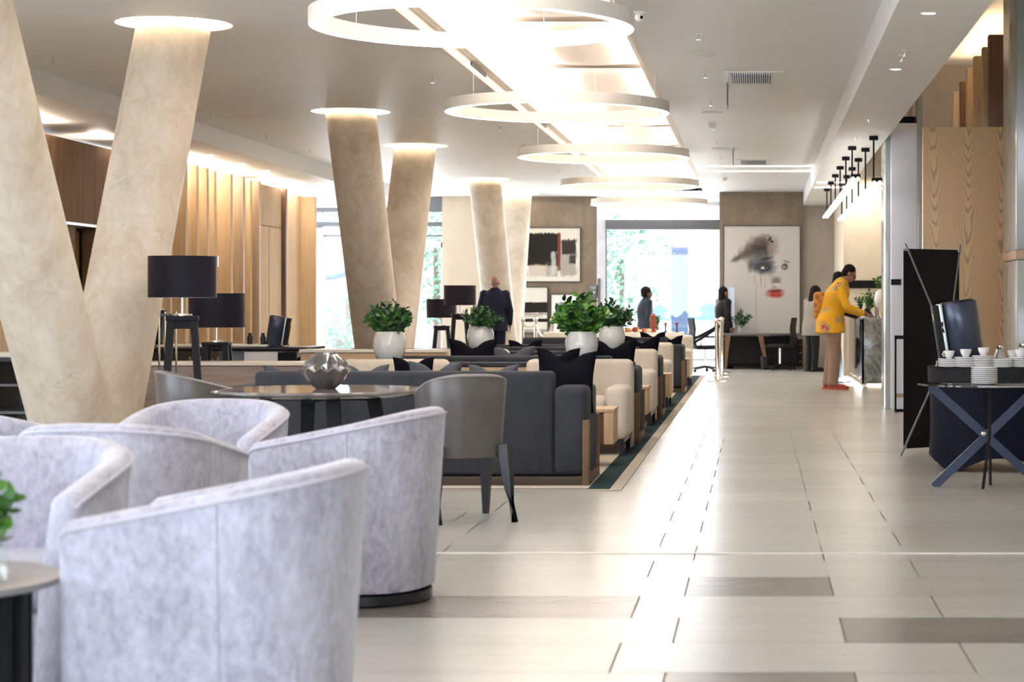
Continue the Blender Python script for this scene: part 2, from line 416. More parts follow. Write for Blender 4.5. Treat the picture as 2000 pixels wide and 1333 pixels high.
M['extb'] = m_plain('blue_grey_cladding', (.10,.15,.26), .6)
M['extw'] = m_plain('distant_window', (.55,.62,.72), .3)
M['extg'] = m_plain('street_leaf', (.24,.42,.30), .7, var=.4, sc=4)
M['exttr'] = m_plain('street_trunk', (.22,.17,.13), .8)
M['carw'] = m_plain('white_car_paint', (.80,.81,.83), .25)
M['carg'] = m_plain('car_window', (.25,.40,.50), .08)
M['tail'] = m_plain('tail_lamp', (.5,.08,.08), .3)
# ================================================================== SETTING
CZ = 3.3            # main ceiling
# floor: one mesh, tiles with grout joints
g = G(); g.add([(-9,-3.4,-.03),(3.4,-3.4,-.03),(3.4,40.3,-.03),(-9,40.3,-.03),(-9,-3.4,-.004),(3.4,-3.4,-.004),(3.4,40.3,-.004),(-9,40.3,-.004)],
               [(0,1,2,3),(4,5,6,7),(0,1,5,4),(1,2,6,5),(2,3,7,6),(3,0,4,7)], 3)
RW = .571; dark = {(0,-.29):1, (-1,-1.64):1, (-2,.31):1, (-4,-.29):1, (1,-3.98):1, (-1,-6.32):1}
rr = random.Random(3)
for r in range(-21, 57):
    y0 = 8.239+RW*r; y1 = y0+RW-.005
    if y0 < -3.4 or y1 > 40.3: continue
    if r % 2 == 0:
        js = []; x = -.29-1.2*8+.6
        js = [-.29-.6-1.2*k for k in range(8)][::-1]+[-.29, .31]+[.31+1.2*k for k in range(1, 3)]
        js = [-.29-1.2*k for k in range(8)][::-1]+[.31+1.2*k for k in range(0, 3)]
    else:
        js = [-.47-1.17*k for k in range(8)][::-1]+[-.47+1.17*k for k in range(1, 4)]
    js = [j for j in js if -9 < j < 3.4]; js = [-9]+js+[3.4]
    for a, b in zip(js[:-1], js[1:]):
        mi = 0 if rr.random() < .6 else 1
        if (r, round(a, 2)) in dark: mi = 2
        g.add([(a+.0035,y0,0),(b-.0035,y0,0),(b-.0035,y1,0),(a+.0035,y1,0)], [(0,1,2,3)], mi)
put('floor', g, [M['tile'], M['tile2'], M['tiled'], M['grout']], smooth=False, fix=False)
put('trim_1', G().box(-8.9, 3.3, 9.635, 9.668, 0, .004), m_plain('floor_joint_strip', (.80,.74,.68), .35))

# column data: base, tops
COLS = [((-4.59,14.05), (-4.73,12.0), (-4.41,15.5)), ((-4.52,24.9), (-4.46,22.5), (-4.55,27.3)), ((-4.52,36.75), (-4.58,34.5), (-4.57,39.1))]
# left ceiling slab with round holes
def slab_with_holes(name, x0, x1, y0, y1, z, holes, r, mat, th=.05):
    bm = bmesh.new(); edges = []
    def loop(pts):
        vs = [bm.verts.new((x, y, z)) for x, y in pts]
        for i in range(len(vs)): edges.append(bm.edges.new((vs[i], vs[(i+1) % len(vs)])))
    loop([(x0,y0),(x1,y0),(x1,y1),(x0,y1)])
    for (cx, cy) in holes: loop([(cx+r*math.cos(2*PI*k/40), cy+r*math.sin(2*PI*k/40)) for k in range(40)])
    bmesh.ops.triangle_fill(bm, use_beauty=True, use_dissolve=False, edges=edges)
    ret = bmesh.ops.extrude_face_region(bm, geom=bm.faces[:])
    for v in [e for e in ret['geom'] if isinstance(e, bmesh.types.BMVert)]: v.co.z += th
    bmesh.ops.recalc_face_normals(bm, faces=bm.faces)
    me = bpy.data.meshes.new(name); bm.to_mesh(me); bm.free(); me.materials.append(mat)
    o = bpy.data.objects.new(name, me); COL.objects.link(o); o['kind'] = 'structure'; return o
tops = [t for c in COLS for t in c[1:]]
HR = .43
slab_with_holes('ceiling', -6.5, -2.6, -3.4, 40.3, CZ, tops, HR, M['ceil'])
put('ceiling', G().box(-1.0, .87, -3.4, 40.3, CZ, CZ+.05), M['ceil'])
put('ceiling', G().box(-2.6, -1.0, -3.4, 2.9, CZ, CZ+.05).box(-2.6, -1.0, 38.0, 40.3, CZ, CZ+.05), M['ceil'])
# trough: lips, upstands and the raised white panels
g = G()
g.box(-2.64,-2.598,2.9,38,CZ-.001,CZ+.13).box(-1.002,-.96,2.9,38,CZ-.001,CZ+.13)
g.box(-2.598,-2.52,2.9,38,CZ+.10,CZ+.125).box(-1.08,-1.002,2.9,38,CZ+.10,CZ+.125)
put('trim_2', g, M['trough'])
g = G(); g.box(-2.9,-.7,2.9,38,CZ+.62,CZ+.66).box(-2.9,-2.86,2.9,38,CZ+.05,CZ+.64).box(-.74,-.7,2.9,38,CZ+.05,CZ+.64).box(-2.9,-.7,2.86,2.9,CZ+.05,CZ+.64).box(-2.9,-.7,38,38.04,CZ+.0,CZ+.64)
put('ceiling', g, M['trough'])
# billowed fabric panels hung in the trough
for i in range(9):
    y0 = 4.2+i*3.8; g = G(); nx, ny = 10, 16; vs = []; fs = []
    for j in range(ny+1):
        for k in range(nx+1):
            u, v = k/nx, j/ny; vs.append((-2.44+1.28*u, y0+3.3*v, CZ+.56-.13*math.sin(PI*u)*math.sin(PI*v)**.7))
    for j in range(ny):
        for k in range(nx): a = j*(nx+1)+k; fs.append((a, a+1, a+nx+2, a+nx+1))
    g.add(vs, fs)
    o = put('ceiling_panel', g, M['trough'], fix=False); mod(o, 'SOLIDIFY', thickness=.01)
    tag(o, 'pale billowed fabric panel glowing inside the long ceiling trough', 'ceiling panel', 'fabric panels in the trough')
# slot diffusers on the trough edge
for i, y in enumerate((9.8, 13.3, 18.6, 24.2)):
    o = put('linear_air_slot', G().box(-2.597,-2.588,y,y+1.0,CZ+.055,CZ+.085), M['blackm'])
    tag(o, 'thin black slot in the ceiling trough side, %s' % ['seen inside the nearest ring','between the first and second rings','just beyond the second ring','just beyond the third ring'][i], 'air slot', 'linear air slots')
# left bulkhead and roof
put('ceiling', G().box(-9.0,-6.53,-3.4,40.3,3.08,3.13).box(-6.53,-6.501,-3.4,40.3,3.08,3.35), M['soffit'])
put('ceiling', G().box(.90,1.42,-3.4,38.5,3.04,3.09).box(.871,.90,-3.4,38.5,3.04,3.35).box(1.42,1.453,-3.4,34.4,3.04,4.40), M['soffit'])
put('ceiling', G().box(1.40,3.4,-3.4,34.5,4.4,4.45), M['soffit'])
put('ceiling', G().box(-9,1.4,-3.4,40.3,4.05,4.1), M['soffit'])
put('ceiling', G().box(1.42,2.4,34.41,38.6,3.04,3.09), M['soffit'])
# LED line outline around the ceiling over the reception
lt = emp('led_ceiling_outline', (0,31,3.3), label='thin glowing light line crossing the ceiling and stepping down the bulkhead near reception', cat='ceiling light')
g = G()
g.box(-.92,.865,.2,.26,-.012,.0)
put('light_line', g, M['ledc'], lt)
put('light_line', G().box(-.92,.865,1.35,1.41,-.012,0), M['ledc'], lt)
for (a,b) in ((.1,.16),(1.05,1.11)): put('light_line', G().box(.855,.869,a,b,-.258,0), M['ledc'], lt)
for (a,b) in ((.0,.06),(1.3,1.36)): put('light_line', G().box(.91,1.45,a,b,-.272,-.262), M['ledc'], lt)

# column collars (recess rings over the holes, each with a hidden warm LED hoop)
for i, c in enumerate(COLS):
    for j, tp in enumerate(c[1:]):
        nm = (('nearest pair','left'),('nearest pair','right')) 
        pair = ['nearest', 'middle', 'farthest'][i]; side = ['near', 'far'][j]
        e = emp('collar_light', (tp[0], tp[1], CZ), label='glowing round ceiling recess where the %s leaning leg of the %s column pair enters' % (side, pair), cat='recessed light', group='glowing recesses round the column tops')
        put('recess', G().lathe([(HR+.16,.05),(HR+.16,.42),(0.001,.42)], 40, cap=False), M['white'], e, fix=False)
        put('light_hoop', G().tube([((HR+.09)*math.cos(2*PI*k/40), (HR+.09)*math.sin(2*PI*k/40), .09) for k in range(40)], .02, 8, closed=True), M['ledw'], e)
# leaning columns
for i, c in enumerate(COLS):
    pair = ['nearest', 'middle', 'farthest'][i]
    e = emp('leaning_column_pair', (c[0][0], c[0][1], 0), label='%s V-shaped pair of leaning pale plaster columns' % pair, cat='column', group='V-shaped column pairs')
    for tp in c[1:]:
        d = Vector((tp[0]-c[0][0], tp[1]-c[0][1], 0)); g = G(); n = 56; vs = []; fs = []; Z = [0]+[CZ*(k/12) for k in range(1, 13)]+[CZ+.42]
        sgn = -1 if d.y < 0 else 1
        for zz in Z:
            tt = zz/CZ; cx = d.x*tt; cy = d.y*tt+sgn*.05*(1-min(tt,1))
            for k in range(n): a = 2*PI*k/n; vs.append((cx+.275*math.cos(a), cy+.275*math.sin(a), zz))
        for a in range(len(Z)-1):
            for k in range(n): p = a*n+k; q = a*n+(k+1) % n; fs.append((p, q, q+n, p+n))
        g.add(vs, fs); put('column_leg', g, M['column'], e, fix=False)

# ---- far end wall, openings
YE = 40.0
g = G().box(-4.56,-3.12,YE,YE+.3,0,CZ+.8); put('wall_back', g, M['artwall'])
put('wall_back', G().box(-.70,.87,38.4,38.7,0,CZ+.8), M['artwall'])
put('wall_back', G().box(-.70,-.5,38.7,40.3,0,CZ+.8), M['artwall'])
put('wall_back', G().box(.87,1.65,38.5,38.8,0,CZ+.8), M['greywall'])
put('wall_back', G().box(-6.13,-5.05,39.9,40.4,0,CZ+.8), M['beigewall'])
put('wall_back', G().box(-5.06,-4.5,YE+.25,YE+.4,0,CZ+.8), M['beigewall'])
put('wall_reception', G().box(1.46,3.4,34.4,34.6,0,4.45), M['creamwall'])
put('wall_reception', G().box(1.455,1.47,34.35,38.6,0,3.1), M['creamwall'])
put('trim_3', G().box(1.53,2.62,34.37,34.4,1.46,1.59), M['blackm'])
put('wall_right', G().box(3.35,3.45,-3.4,34.6,0,4.45), M['creamwall'])
put('wall_right', G().box(1.46,3.35,27.5,27.6,2.9,4.42), M['greywall'])
# near-right concrete pier with bronze band, behind the cup table
put('wall_pier', G().box(2.31,3.3,18.2,19.2,0,1.58,.015).box(2.31,3.3,18.2,19.2,1.66,4.4,.015), M['stone'])
put('trim_4', G().box(2.30,3.3,18.19,19.2,1.58,1.66), M['bronze'])
# pale lilac pier with polished edges
put('wall_pier', G().box(1.512,1.80,23.0,24.0,0,3.22,.006), M['lilac'])
put('wall_pier', G().box(1.80,1.86,23.0,24.4,0,4.4,.006), M['stone'])
put('wall_pier', G().box(1.46,1.512,23.2,24.0,0,3.1,.004), M['stone'])
put('trim_5', G().box(1.46,1.86,23.3,24.4,3.22,3.32), M['blackm'])
put('trim_6', G().box(1.508,1.62,22.985,23.0,1.40,1.465), M['blackm'])
# veneer panel
o = put('timber_screen', G().box(1.625,2.50,20.0,20.14,0,2.915,.003), M['veneer']); tag(o, 'tall honey-coloured timber screen with arched cathedral grain beside the stone pier', 'screen')
# fins in the high void
e = emp('timber_fin_screen', (2.6,22,2.0), label='row of vertical timber fins high above the honey-coloured screen at right', cat='timber fins')
for (px0, px1, Y, m) in ((1862,1873,26.6,'woodG'),(1876,1889,25.4,'woodDk'),(1889,1899,23.9,'woodL'),(1903,1916,22.8,'woodL'),(1920,1928,22.0,'woodL'),(1932,1952,21.0,'woodDk')):
    x0 = (px0-1478)*Y/4000; x1 = (px1-1478)*Y/4000
    put('fin', G().box(x0-2.6, x0-2.6+.45, Y-22, Y-22+.16, 0, 1.95, .003), M[m], e)
# left wall : structural wall, walnut bulkhead, door opening, fins
put('wall_left', G().box(-9.0,-8.8,-3.4,.0,0,4.05).box(-9.0,-8.8,11.0,13.4,0,4.05).box(-9.0,-8.8,0,11,3.2,4.05).box(-9.0,-8.8,0,11,0,.35), M['soffit'])
put('wall_left', G().box(-8.8,-7.30,13.2,13.4,0,3.08), M['soffit'])
put('wall_left', G().box(-7.9,-7.55,13.4,22.05,0,2.98).box(-7.9,-7.55,22.9,33.9,0,2.98), M['woodL'])
put('wall_left', G().box(-7.56,-7.32,20.6,23.3,2.05,2.94,.004), M['woodD'])
put('wall_left', G().box(-7.56,-7.34,20.6,22.05,0,2.04,.004).box(-7.56,-7.34,22.92,23.3,0,2.04,.004), M['woodD'])
put('trim_7', G().box(-7.34,-7.30,20.6,23.3,2.03,2.06), M['alu'])
d = put('door_1', G().box(-7.62,-7.56,22.35,22.85,0,2.0), M['woodD']); put('door_frame', G().box(-7.60,-7.54,22.06,22.10,0,2.03).box(-7.60,-7.54,22.86,22.9,0,2.03), M['blackm'], d)
put('wall_left', G().box(-8.8,-8.7,20,25,0,2.9), M['blackm'])
put('wall_left', G().box(-7.56,-7.30,14,20.6,0,2.96), M['woodL'])
e = emp('timber_fin_wall', (-7.5,25,0), label='long wall of vertical oak fins with varied depths on the left side', cat='timber wall')
XW = -7.15
def fin(px1, wpx, m, xw=XW, top=2.96):
    Y = 4000*(-xw)/(1478-px1); wd = wpx*Y/4000
    put('fin', G().box(xw-wd+7.5, xw+7.5, Y-25, Y-25+.10, 0, top, .003), M[m], e)
for (px1, wpx, m) in ((332,14,'woodL'),(362,30,'woodL'),(384,14,'woodL'),(404,19,'woodL'),(419,10,'woodL'),(451,27,'woodL'),(475,22,'woodG'),(489,10,'woodL'),(506,15,'woodG')):
    fin(px1, wpx, m, -7.15 if wpx > 12 else -7.22)
put('door_panel', G().box(.02,.20,5.05,6.45,0,2.35,.003).box(.02,.20,5.05,6.45,2.36,2.96,.003), M['woodL'], e)
put('seam', G().box(.196,.204,5.65,5.66,0,2.35), M['woodDk'], e)
put('fin', G().box(.02,.255,6.5,6.62,0,2.97,.003), M['woodDk'], e)
Y = 4000*7.35/(1478-560)
put('end_panel', G().box(-.40,.195,8.9,9.0,0,2.97,.003), M['woodL'], e)
# back and near walls with windows
put('wall_behind', G().box(-9,-8,-3.6,-3.4,0,4.1).box(3,3.45,-3.6,-3.4,0,4.4).box(-8,3,-3.6,-3.4,3.3,4.4).box(-8,3,-3.6,-3.4,0,.3), M['soffit'])
for (nm, g) in (('window_1', G().box(-8,3,-3.52,-3.46,.3,.36).box(-8,3,-3.52,-3.46,3.24,3.3).box(-5,-4.94,-3.52,-3.46,.3,3.3).box(-2,-1.94,-3.52,-3.46,.3,3.3).box(1,1.06,-3.52,-3.46,.3,3.3)),
                ('window_2', G().box(-8.93,-8.87,0,11,.35,.42).box(-8.93,-8.87,0,11,3.14,3.2).box(-8.93,-8.87,3.6,3.66,.35,3.2).box(-8.93,-8.87,7.3,7.36,.35,3.2))):
    put(nm, g, M['framegrey'])
# glazed entrance (between the two art walls)
w3 = put('window_3', G().box(-3.12,-2.95,39.95,40.15,0,CZ+.8).box(-3.12,-.5,39.95,40.1,3.12,3.2), M['framew'])
put('transom', G().box(-2.95,-.5,39.85,40.15,2.65,2.84,.01), M['framegrey'], w3)
put('mullion', G().box(-2.95,-2.93,39.98,40.08,0,2.65).box(-3.10,-3.05,39.93,39.96,.9,1.7), M['framegrey'], w3)
put('pane', G().box(-2.95,-.5,40.02,40.03,0,2.65).box(-2.95,-.5,40.02,40.03,2.84,3.2), M['glass'], w3)
# glazed left end
w4 = put('window_4', G().box(-9,-6.1,39.95,40.15,2.72,2.80).box(-9,-6.1,39.96,40.1,2.52,2.55).box(-9,-6.1,39.95,40.15,CZ-.3,CZ+.8), M['framegrey'])
put('window_frame', G().box(-8.95,-8.45,39.9,40.15,0,2.68).box(-8.45,-6.1,39.95,40.1,2.30,2.42).box(-7.35,-6.95,39.95,40.1,0,2.5).box(-6.62,-6.55,39.95,40.1,0,2.4).box(-6.16,-6.1,39.95,40.1,0,2.4), M['framew'], w4)
put('pane', G().box(-8.45,-6.1,40.02,40.03,0,3.0), M['glass'], w4)
put('wall_back', G().box(-9.0,-8.5,40.05,40.3,0,4.05), M['ext'])

# ================================================================== OUTSIDE
put('floor_street', G().box(-40,30,40.3,110,-.3,-.12), M['pave'], kind='structure')
b = emp('street_building', (-6,75,0), label='pale sunlit building across the street beyond the glass', cat='building')
put('facade', G().box(-26,30,0,6,-.2,14), M['ext'], b)
for i in range(9):
    for j in range(3):
        put('window', G().box(-16+i*3.4,-14.2+i*3.4,-.06,.0,1.0+j*3.4,3.0+j*3.4), M['extw'], b)
o = put('street_pylon', G().box(-1.92,-1.55,46.0,46.4,-.12,2.48,.01), M['extb']); tag(o, 'tall blue-grey slab standing outside the glass entrance', 'pylon')
def canopy(name, lab, loc, r, n, seed, trunk, mat='extg', kindc='tree'):
    e = emp(name, loc, label=lab, cat=kindc); R_ = random.Random(seed); g = G()
    for i in range(n):
        while True:
            p = Vector((R_.uniform(-1,1), R_.uniform(-1,1), R_.uniform(-1,1)))
            if p.length < 1: break
        p = Vector((p.x*r[0], p.y*r[1], p.z*r[2]+trunk+r[2]*.8)); a = Vector((R_.uniform(-1,1), R_.uniform(-1,1), R_.uniform(-.5,1))).normalized()
        s_ = R_.uniform(.05,.12); u = a.orthogonal().normalized(); v = a.cross(u)
        g.add([p-u*s_, p-v*s_*.5, p+u*s_, p+v*s_*.5], [(0,1,2,3)])
    put('foliage', g, M[mat], e, fix=False)
    put('trunk', G().tube([(0,0,-.12),(.05,0,trunk*.6),(0,0,trunk+r[2])], [.12,.10,.05], 8), M['exttr'], e)
canopy('street_tree', 'hazy pale green street tree seen through the left of the entrance glass', (-3.3,50,0), (.9,.9,1.4), 700, 1, .9)
canopy('street_tree', 'small street tree beside the blue-grey slab outside', (-2.45,52,0), (.55,.5,1.0), 220, 2, 1.3)
canopy('street_tree', 'leafy street tree behind the farthest window on the left', (-10.8,54,0), (1.8,1,1.7), 1200, 3, .7)
canopy('street_tree', 'leafy street tree between the middle columns and the beige pillar', (-8.0,51,0), (1.0,1,1.8), 900, 4, .9)
canopy('street_shrub', 'low green shrub outside the left glazed door', (-9.6,47,-.1), (.8,.5,.5), 300, 5, .1, kindc='shrub')
c = emp('parked_car', (-1.6,48.6,-.12), label='pale car with blue windscreen passing outside the entrance', cat='car')
put('car_body', G().prism([(-2.0,.3),(2.0,.3),(2.05,.8),(1.2,.95),(.7,1.4),(-.7,1.4),(-1.3,.95),(-2.0,.85)], -.8, .8), M['carw'], c)
put('windscreen', G().prism([(-1.15,.95),(1.05,.95),(.62,1.34),(-.64,1.34)], -.82, .82), M['carg'], c)
for sx in (-1.25, 1.25):
    put('wheel', G().lathe([(.30,-.1),(.32,-.08),(.32,.08),(.30,.1)], 24, mat=Matrix.Translation((sx,-.75,.32)) @ Matrix.Rotation(PI/2, 4, 'X')), M['blackm'], c)
put('tail_lamp', G().box(-2.06,-1.98,-.6,-.3,.6,.78), M['tail'], c)
# archway feature outside the left door
e = emp('street_sign', (-9.9,46,-.12), label='pale board with a blue curved band outside the left door', cat='sign')
put('board', G().box(-1.3,1.3,.1,.16,1.5,3.0), M['ext'], e); put('post', G().box(-1.2,-1.1,.16,.26,0,3.0), M['ext'], e); put('post', G().box(1.1,1.2,.16,.26,0,3.0), M['ext'], e)
put('curved_band', G().tube([(1.1*math.cos(PI*(1+k/16)), .08, 2.45+.55*math.sin(PI*(1+k/16))) for k in range(17)], .06, 8), M['extb'], e)
o = put('street_post', G().box(-9.9,-9.75,44,44.1,-.12,1.5), M['ext']); tag(o, 'white post standing outside the left glazed door', 'post')

# ================================================================== CEILING FITTINGS
ring_defs = [(-1.76,12.7,'nearest and largest-looking ring pendant light, cut by the top of the photo'),(-1.78,18.3,'second ring pendant light counted from the camera'),
             (-1.785,23.9,'third ring pendant light, in the middle of the row of five'),(-1.84,29.7,'fourth ring pendant light, last but one in the row'),(-1.84,35.1,'farthest and smallest-looking ring pendant light by the entrance')]
ring0 = None
for (x, y, lab) in ring_defs:
    if ring0 is None:
        e = ring0 = emp('ring_pendant', (x,y,2.89), label=lab, cat='pendant light', group='ring pendants under the trough')
        n = 96; ro, ri = 1.0, .925
        def hoop(prof, mi=0):
            g = G(); vs = []; fs = []; m_ = len(prof)
            for k in range(n):
                a = 2*PI*k/n
                for (r, zz) in prof: vs.append((r*math.cos(a), r*math.sin(a), zz))
            for k in range(n):
                for j in range(m_): a0 = k*m_+j; a1 = k*m_+(j+1) % m_; b0 = ((k+1) % n)*m_+j; b1 = ((k+1) % n)*m_+(j+1) % m_; fs.append((a0, a1, b1, b0))
            return g.add(vs, fs)
        put('housing', hoop([(ro,0),(ro,.095),(ri,.095),(ri,0),(ri+.004,0),(ri+.004,.085),(ro-.004,.085),(ro-.004,0)]), M['ringw'], e, angle=30)
        put('diffuser', hoop([(ri+.005,.001),(ro-.005,.001),(ro-.005,.02),(ri+.005,.02)]), M['led'], e)
        for k in range(3):
            a = 2*PI*k/3+.5; put('suspension_wire', G().tube([(.962*math.cos(a), .962*math.sin(a), .09), (.962*math.cos(a), .962*math.sin(a), .90)], .0022, 5), M['alu'], e)
            
    else: dup(ring0, (x,y,2.89), label=lab)
# linear pendants over the desk
for (x, z, y0, y1, rods, lab) in ((1.29, 2.49, 21.95, 31.5, (22.6,24.3,26.0,27.7,29.4,31.1), 'lower linear tube pendant on black rods, the right one of the pair over the reception'),
                            (1.12, 2.61, 23.2, 33.4, (24.05,25.75,27.5,29.2,30.9,32.7), 'upper linear tube pendant on black rods, the left one of the pair over the reception')):
    e = emp('linear_pendant', (x,y0,z), label=lab, cat='pendant light', group='linear pendants over the reception')
    put('light_tube', G().tube([(-.028,0,0),(-.028,y1-y0,0)], .021, 12).tube([(.028,0,0),(.028,y1-y0,0)], .021, 12), M['ledt'], e)
    put('bracket', G().box(-.055,.055,.0,.05,.005,.05), M['blackm'], e)
    for yy in rods:
        r = put('rod', G().tube([(0,yy-y0,.02),(0,yy-y0,3.04-z)], .010, 8), M['blackm'], e)
        put('canopy', G().lathe([(.05,3.04-z-.045),(.05,3.04-z)], 20, cx=0, cy=yy-y0), M['blackm'], r)
# downlights in the right soffit
for (y, lab) in ((13.1,'round downlight in the right bulkhead, the one nearer the camera'),(16.2,'round downlight in the right bulkhead, second from the camera')):
    e = emp('downlight', (1.10,y,3.04), label=lab, cat='downlight', group='downlights in the right bulkhead')
    put('trim_ring', G().lathe([(.042,-.003),(.056,-.004),(.06,0),(.042,0)], 28, cap=False), M['white'], e, fix=False)
    put('lamp', G().lathe([(.001,-.001),(.043,-.001)], 28, cap=False), m_emit('downlight_lamp', (1,.93,.85), 30), e, fix=False)
for y in (26.0, 27.6, 29.0):
    e = emp('downlight', (-6.95,y,3.08), label='small round downlight in the left soffit above the oak fins', cat='downlight', group='downlights in the left soffit')
    put('lamp', G().lathe([(.001,-.002),(.04,-.002),(.055,0)], 24, cap=False), M['led'], e, fix=False)
# air grilles
for (y, lab) in ((19.1,'slatted silver air grille in the white ceiling, nearer one with a wide frame'),(30.3,'slatted silver air grille in the white ceiling, far one near the light line')):
    e = emp('air_grille', (-.03,y,CZ), label=lab, cat='air vent', group='air grilles in the ceiling')
    put('frame', G().box(-.27,.27,-.5,.5,-.008,0).box(-.22,.19,-.45,.45,-.012,-.006), M['white'], e)
    put('duct', G().box(-.20,.17,-.42,.42,-.0135,-.0125), M['blackm'], e)
    for k in range(18): x = -.19+k*.0205; put('slat', G().box(x,x+.010,-.42,.42,-.026,-.013), M['alu'], e)
# sprinklers, discs
spr = None
def ceil_pt(px, py, z=CZ): Y = (z-EYE)*4000/(597-py); return ((px-1478)*Y/4000, Y)
for (px, py) in ((1364,66),(1378,142),(1388,198),(1394,246),(1401,275),(1408,305),(845,152),(976,248),(1022,282),(1092,332)):
    x, y = ceil_pt(px, py)
    if spr is None:
        spr = emp('sprinkler', (x,y,CZ), label='small chrome sprinkler head projecting from the white ceiling', cat='sprinkler', group='sprinkler heads')
        put('pipe', G().tube([(0,0,-.045),(0,0,.0)], .007, 8), M['steel'], spr); put('deflector', G().lathe([(.03,-.004),(.03,0)], 16), M['white'], spr); put('head', G().lathe([(.018,-.048),(.018,-.044)], 12), M['steel'], spr)
    else: dup(spr, (x,y,CZ))
for (px, py) in ((103,112),(411,222),(520,262),(605,292)):
    x, y = ceil_pt(px, py); dup(spr, (x,y,CZ))
for (px, py, lab) in ((1697,228,'chrome sprinkler head under the right bulkhead before the linear pendants'),(1672,264,'chrome sprinkler head under the right bulkhead beside the first black rods'),(1762,108,'chrome sprinkler head between the two downlights of the right bulkhead, lower in the photo'),(1768,98,'chrome sprinkler head between the two downlights of the right bulkhead, upper in the photo')):
    x, y = ceil_pt(px, py, 3.04); dup(spr, (x,y,3.04), label=lab, group='sprinkler heads under the bulkhead')
for (px, py, lab) in ((1371,107,'flat round ceiling speaker nearest the camera'),(1391,219,'flat round ceiling speaker, second from the camera'),(1405,290,'flat round ceiling speaker, farthest one by the small grille')):
    x, y = ceil_pt(px, py); o = put('ceiling_speaker', G().lathe([(.095,-.012),(.11,-.006),(.115,0)], 32), M['soffit'], loc=(x,y,CZ)); tag(o, lab, 'speaker', 'ceiling speakers')
x, y = ceil_pt(1250,24)
e = emp('security_camera', (x,y,CZ), label='small white dome security camera beside the nearest ring light', cat='security camera')
put('base', G().lathe([(.055,-.012),(.06,0)], 24), M['white'], e); put('dome', G().ball((0,0,-.035), .038), M['white'], e)
put('lens', G().ball((.012,-.03,-.04), .013), M['blackm'], e)
for (px, py, L, lab) in ((1421,165,.22,'thin sign panel seen edge-on hanging by the near air grille'),(1432,293,.22,'thin sign panel seen edge-on hanging by the far air grille')):
    x, y = ceil_pt(px, py); o = put('hanging_sign', G().box(-.004,.004,-.25,.25,-L,0), M['framegrey'], loc=(x,y,CZ)); tag(o, lab, 'sign', 'hanging signs')
for (px,py,lab) in ((1392,243,'small white smoke detector on the ceiling between the two air grilles'),(1416,347,'small white smoke detector on the ceiling beyond the glowing light line')):
    x, y = ceil_pt(px, py); o = put('smoke_detector', G().lathe([(.03,-.05),(.05,-.03),(.055,0)], 24), M['white'], loc=(x,y,CZ)); tag(o, lab, 'smoke detector', 'smoke detectors')
# ================================================================== FURNITURE
def u_path(W, D, n=14, k=4, fr=1.0):
    """outer plan path, front at +y; returns list of (p, outward normal, y-fraction)"""
    R = W/2; pts = []
    yb = -D/2+R*.92
    for i in range(k): pts.append(Vector((-R, D/2+(yb-D/2)*i/k, 0)))
    for i in range(2*n+1):
        a = PI+PI*i/(2*n); c, s_ = math.cos(a), math.sin(a)
        c = math.copysign(abs(c)**.8, c); s_ = math.copysign(abs(s_)**.8, s_)
        pts.append(Vector((R*c, yb+R*.92*s_, 0)))
    for i in range(1, k+1): pts.append(Vector((R, yb+(D/2-yb)*i/k, 0)))
    out = []
    for i, p in enumerate(pts):
        t = (pts[min(i+1, len(pts)-1)]-pts[max(i-1, 0)]).normalized(); out.append((p, Vector((t.y, -t.x, 0))*1.0))
    # outward check
    res = []
    for p, nn in out:
        if nn.dot(p-Vector((0, D/4, 0))) < 0: nn = -nn
        res.append((p, nn))
    return res
def shell(W, D, hb, hf, zb, zi, t, flare=.05, curve=1.0, tin=.02):
    g = G(); P = u_path(W, D); st = []
    rings = []
    N = len(P)
    for i, (p, nn) in enumerate(P):
        f = (D/2-p.y)/D; h = hf+(hb-hf)*(max(0, min(1, f))**curve); rr_ = t/2
        sec = []
        def pt(off, z): 
            fl = flare*(1-(z-zb)/(hb-zb))
            q = p-nn*(off+fl); sec.append((q.x, q.y, z))
        pt(0, zb); pt(0, zb+(h-zb)*.33); pt(0, zb+(h-zb)*.66); pt(0, h-rr_*.7); pt(rr_*.22, h-rr_*.22); pt(rr_*.7, h)
        pt(t-rr_*.7, h); pt(t-rr_*.22, h-rr_*.22); pt(t, h-rr_*.7); pt(t+tin, zi); pt(t+tin, zb)
        rings.append(sec)
    m_ = len(rings[0])
    # rounded arm fronts: extra shrunk rings
    def shrink(sec, s_, dy):
        c = Vector((0,0,0))
        for q in sec: c += Vector(q)/len(sec)
        return [tuple((c.x+(q[0]-c.x)*s_, q[1]+dy, q[2]-(1-s_)*.10*(q[2] > c.z))) for q in sec]
    rings = [shrink(rings[0], .45, .028), shrink(rings[0], .85, .016)]+rings+[shrink(rings[-1], .85, .016), shrink(rings[-1], .45, .028)]
    vs = [q for r in rings for q in r]; fs = []
    for i in range(len(rings)-1):
        for j in range(m_): a = i*m_+j; b = i*m_+(j+1) % m_; fs.append((a, b, b+m_, a+m_))
    fs.append(tuple(range(m_))); fs.append(tuple(reversed(range((len(rings)-1)*m_, len(rings)*m_))))
    g.add(vs, fs); rim = [Vector(r[3])+Vector((0,0,.006)) for r in rings[1:-1]]
    return g, rim
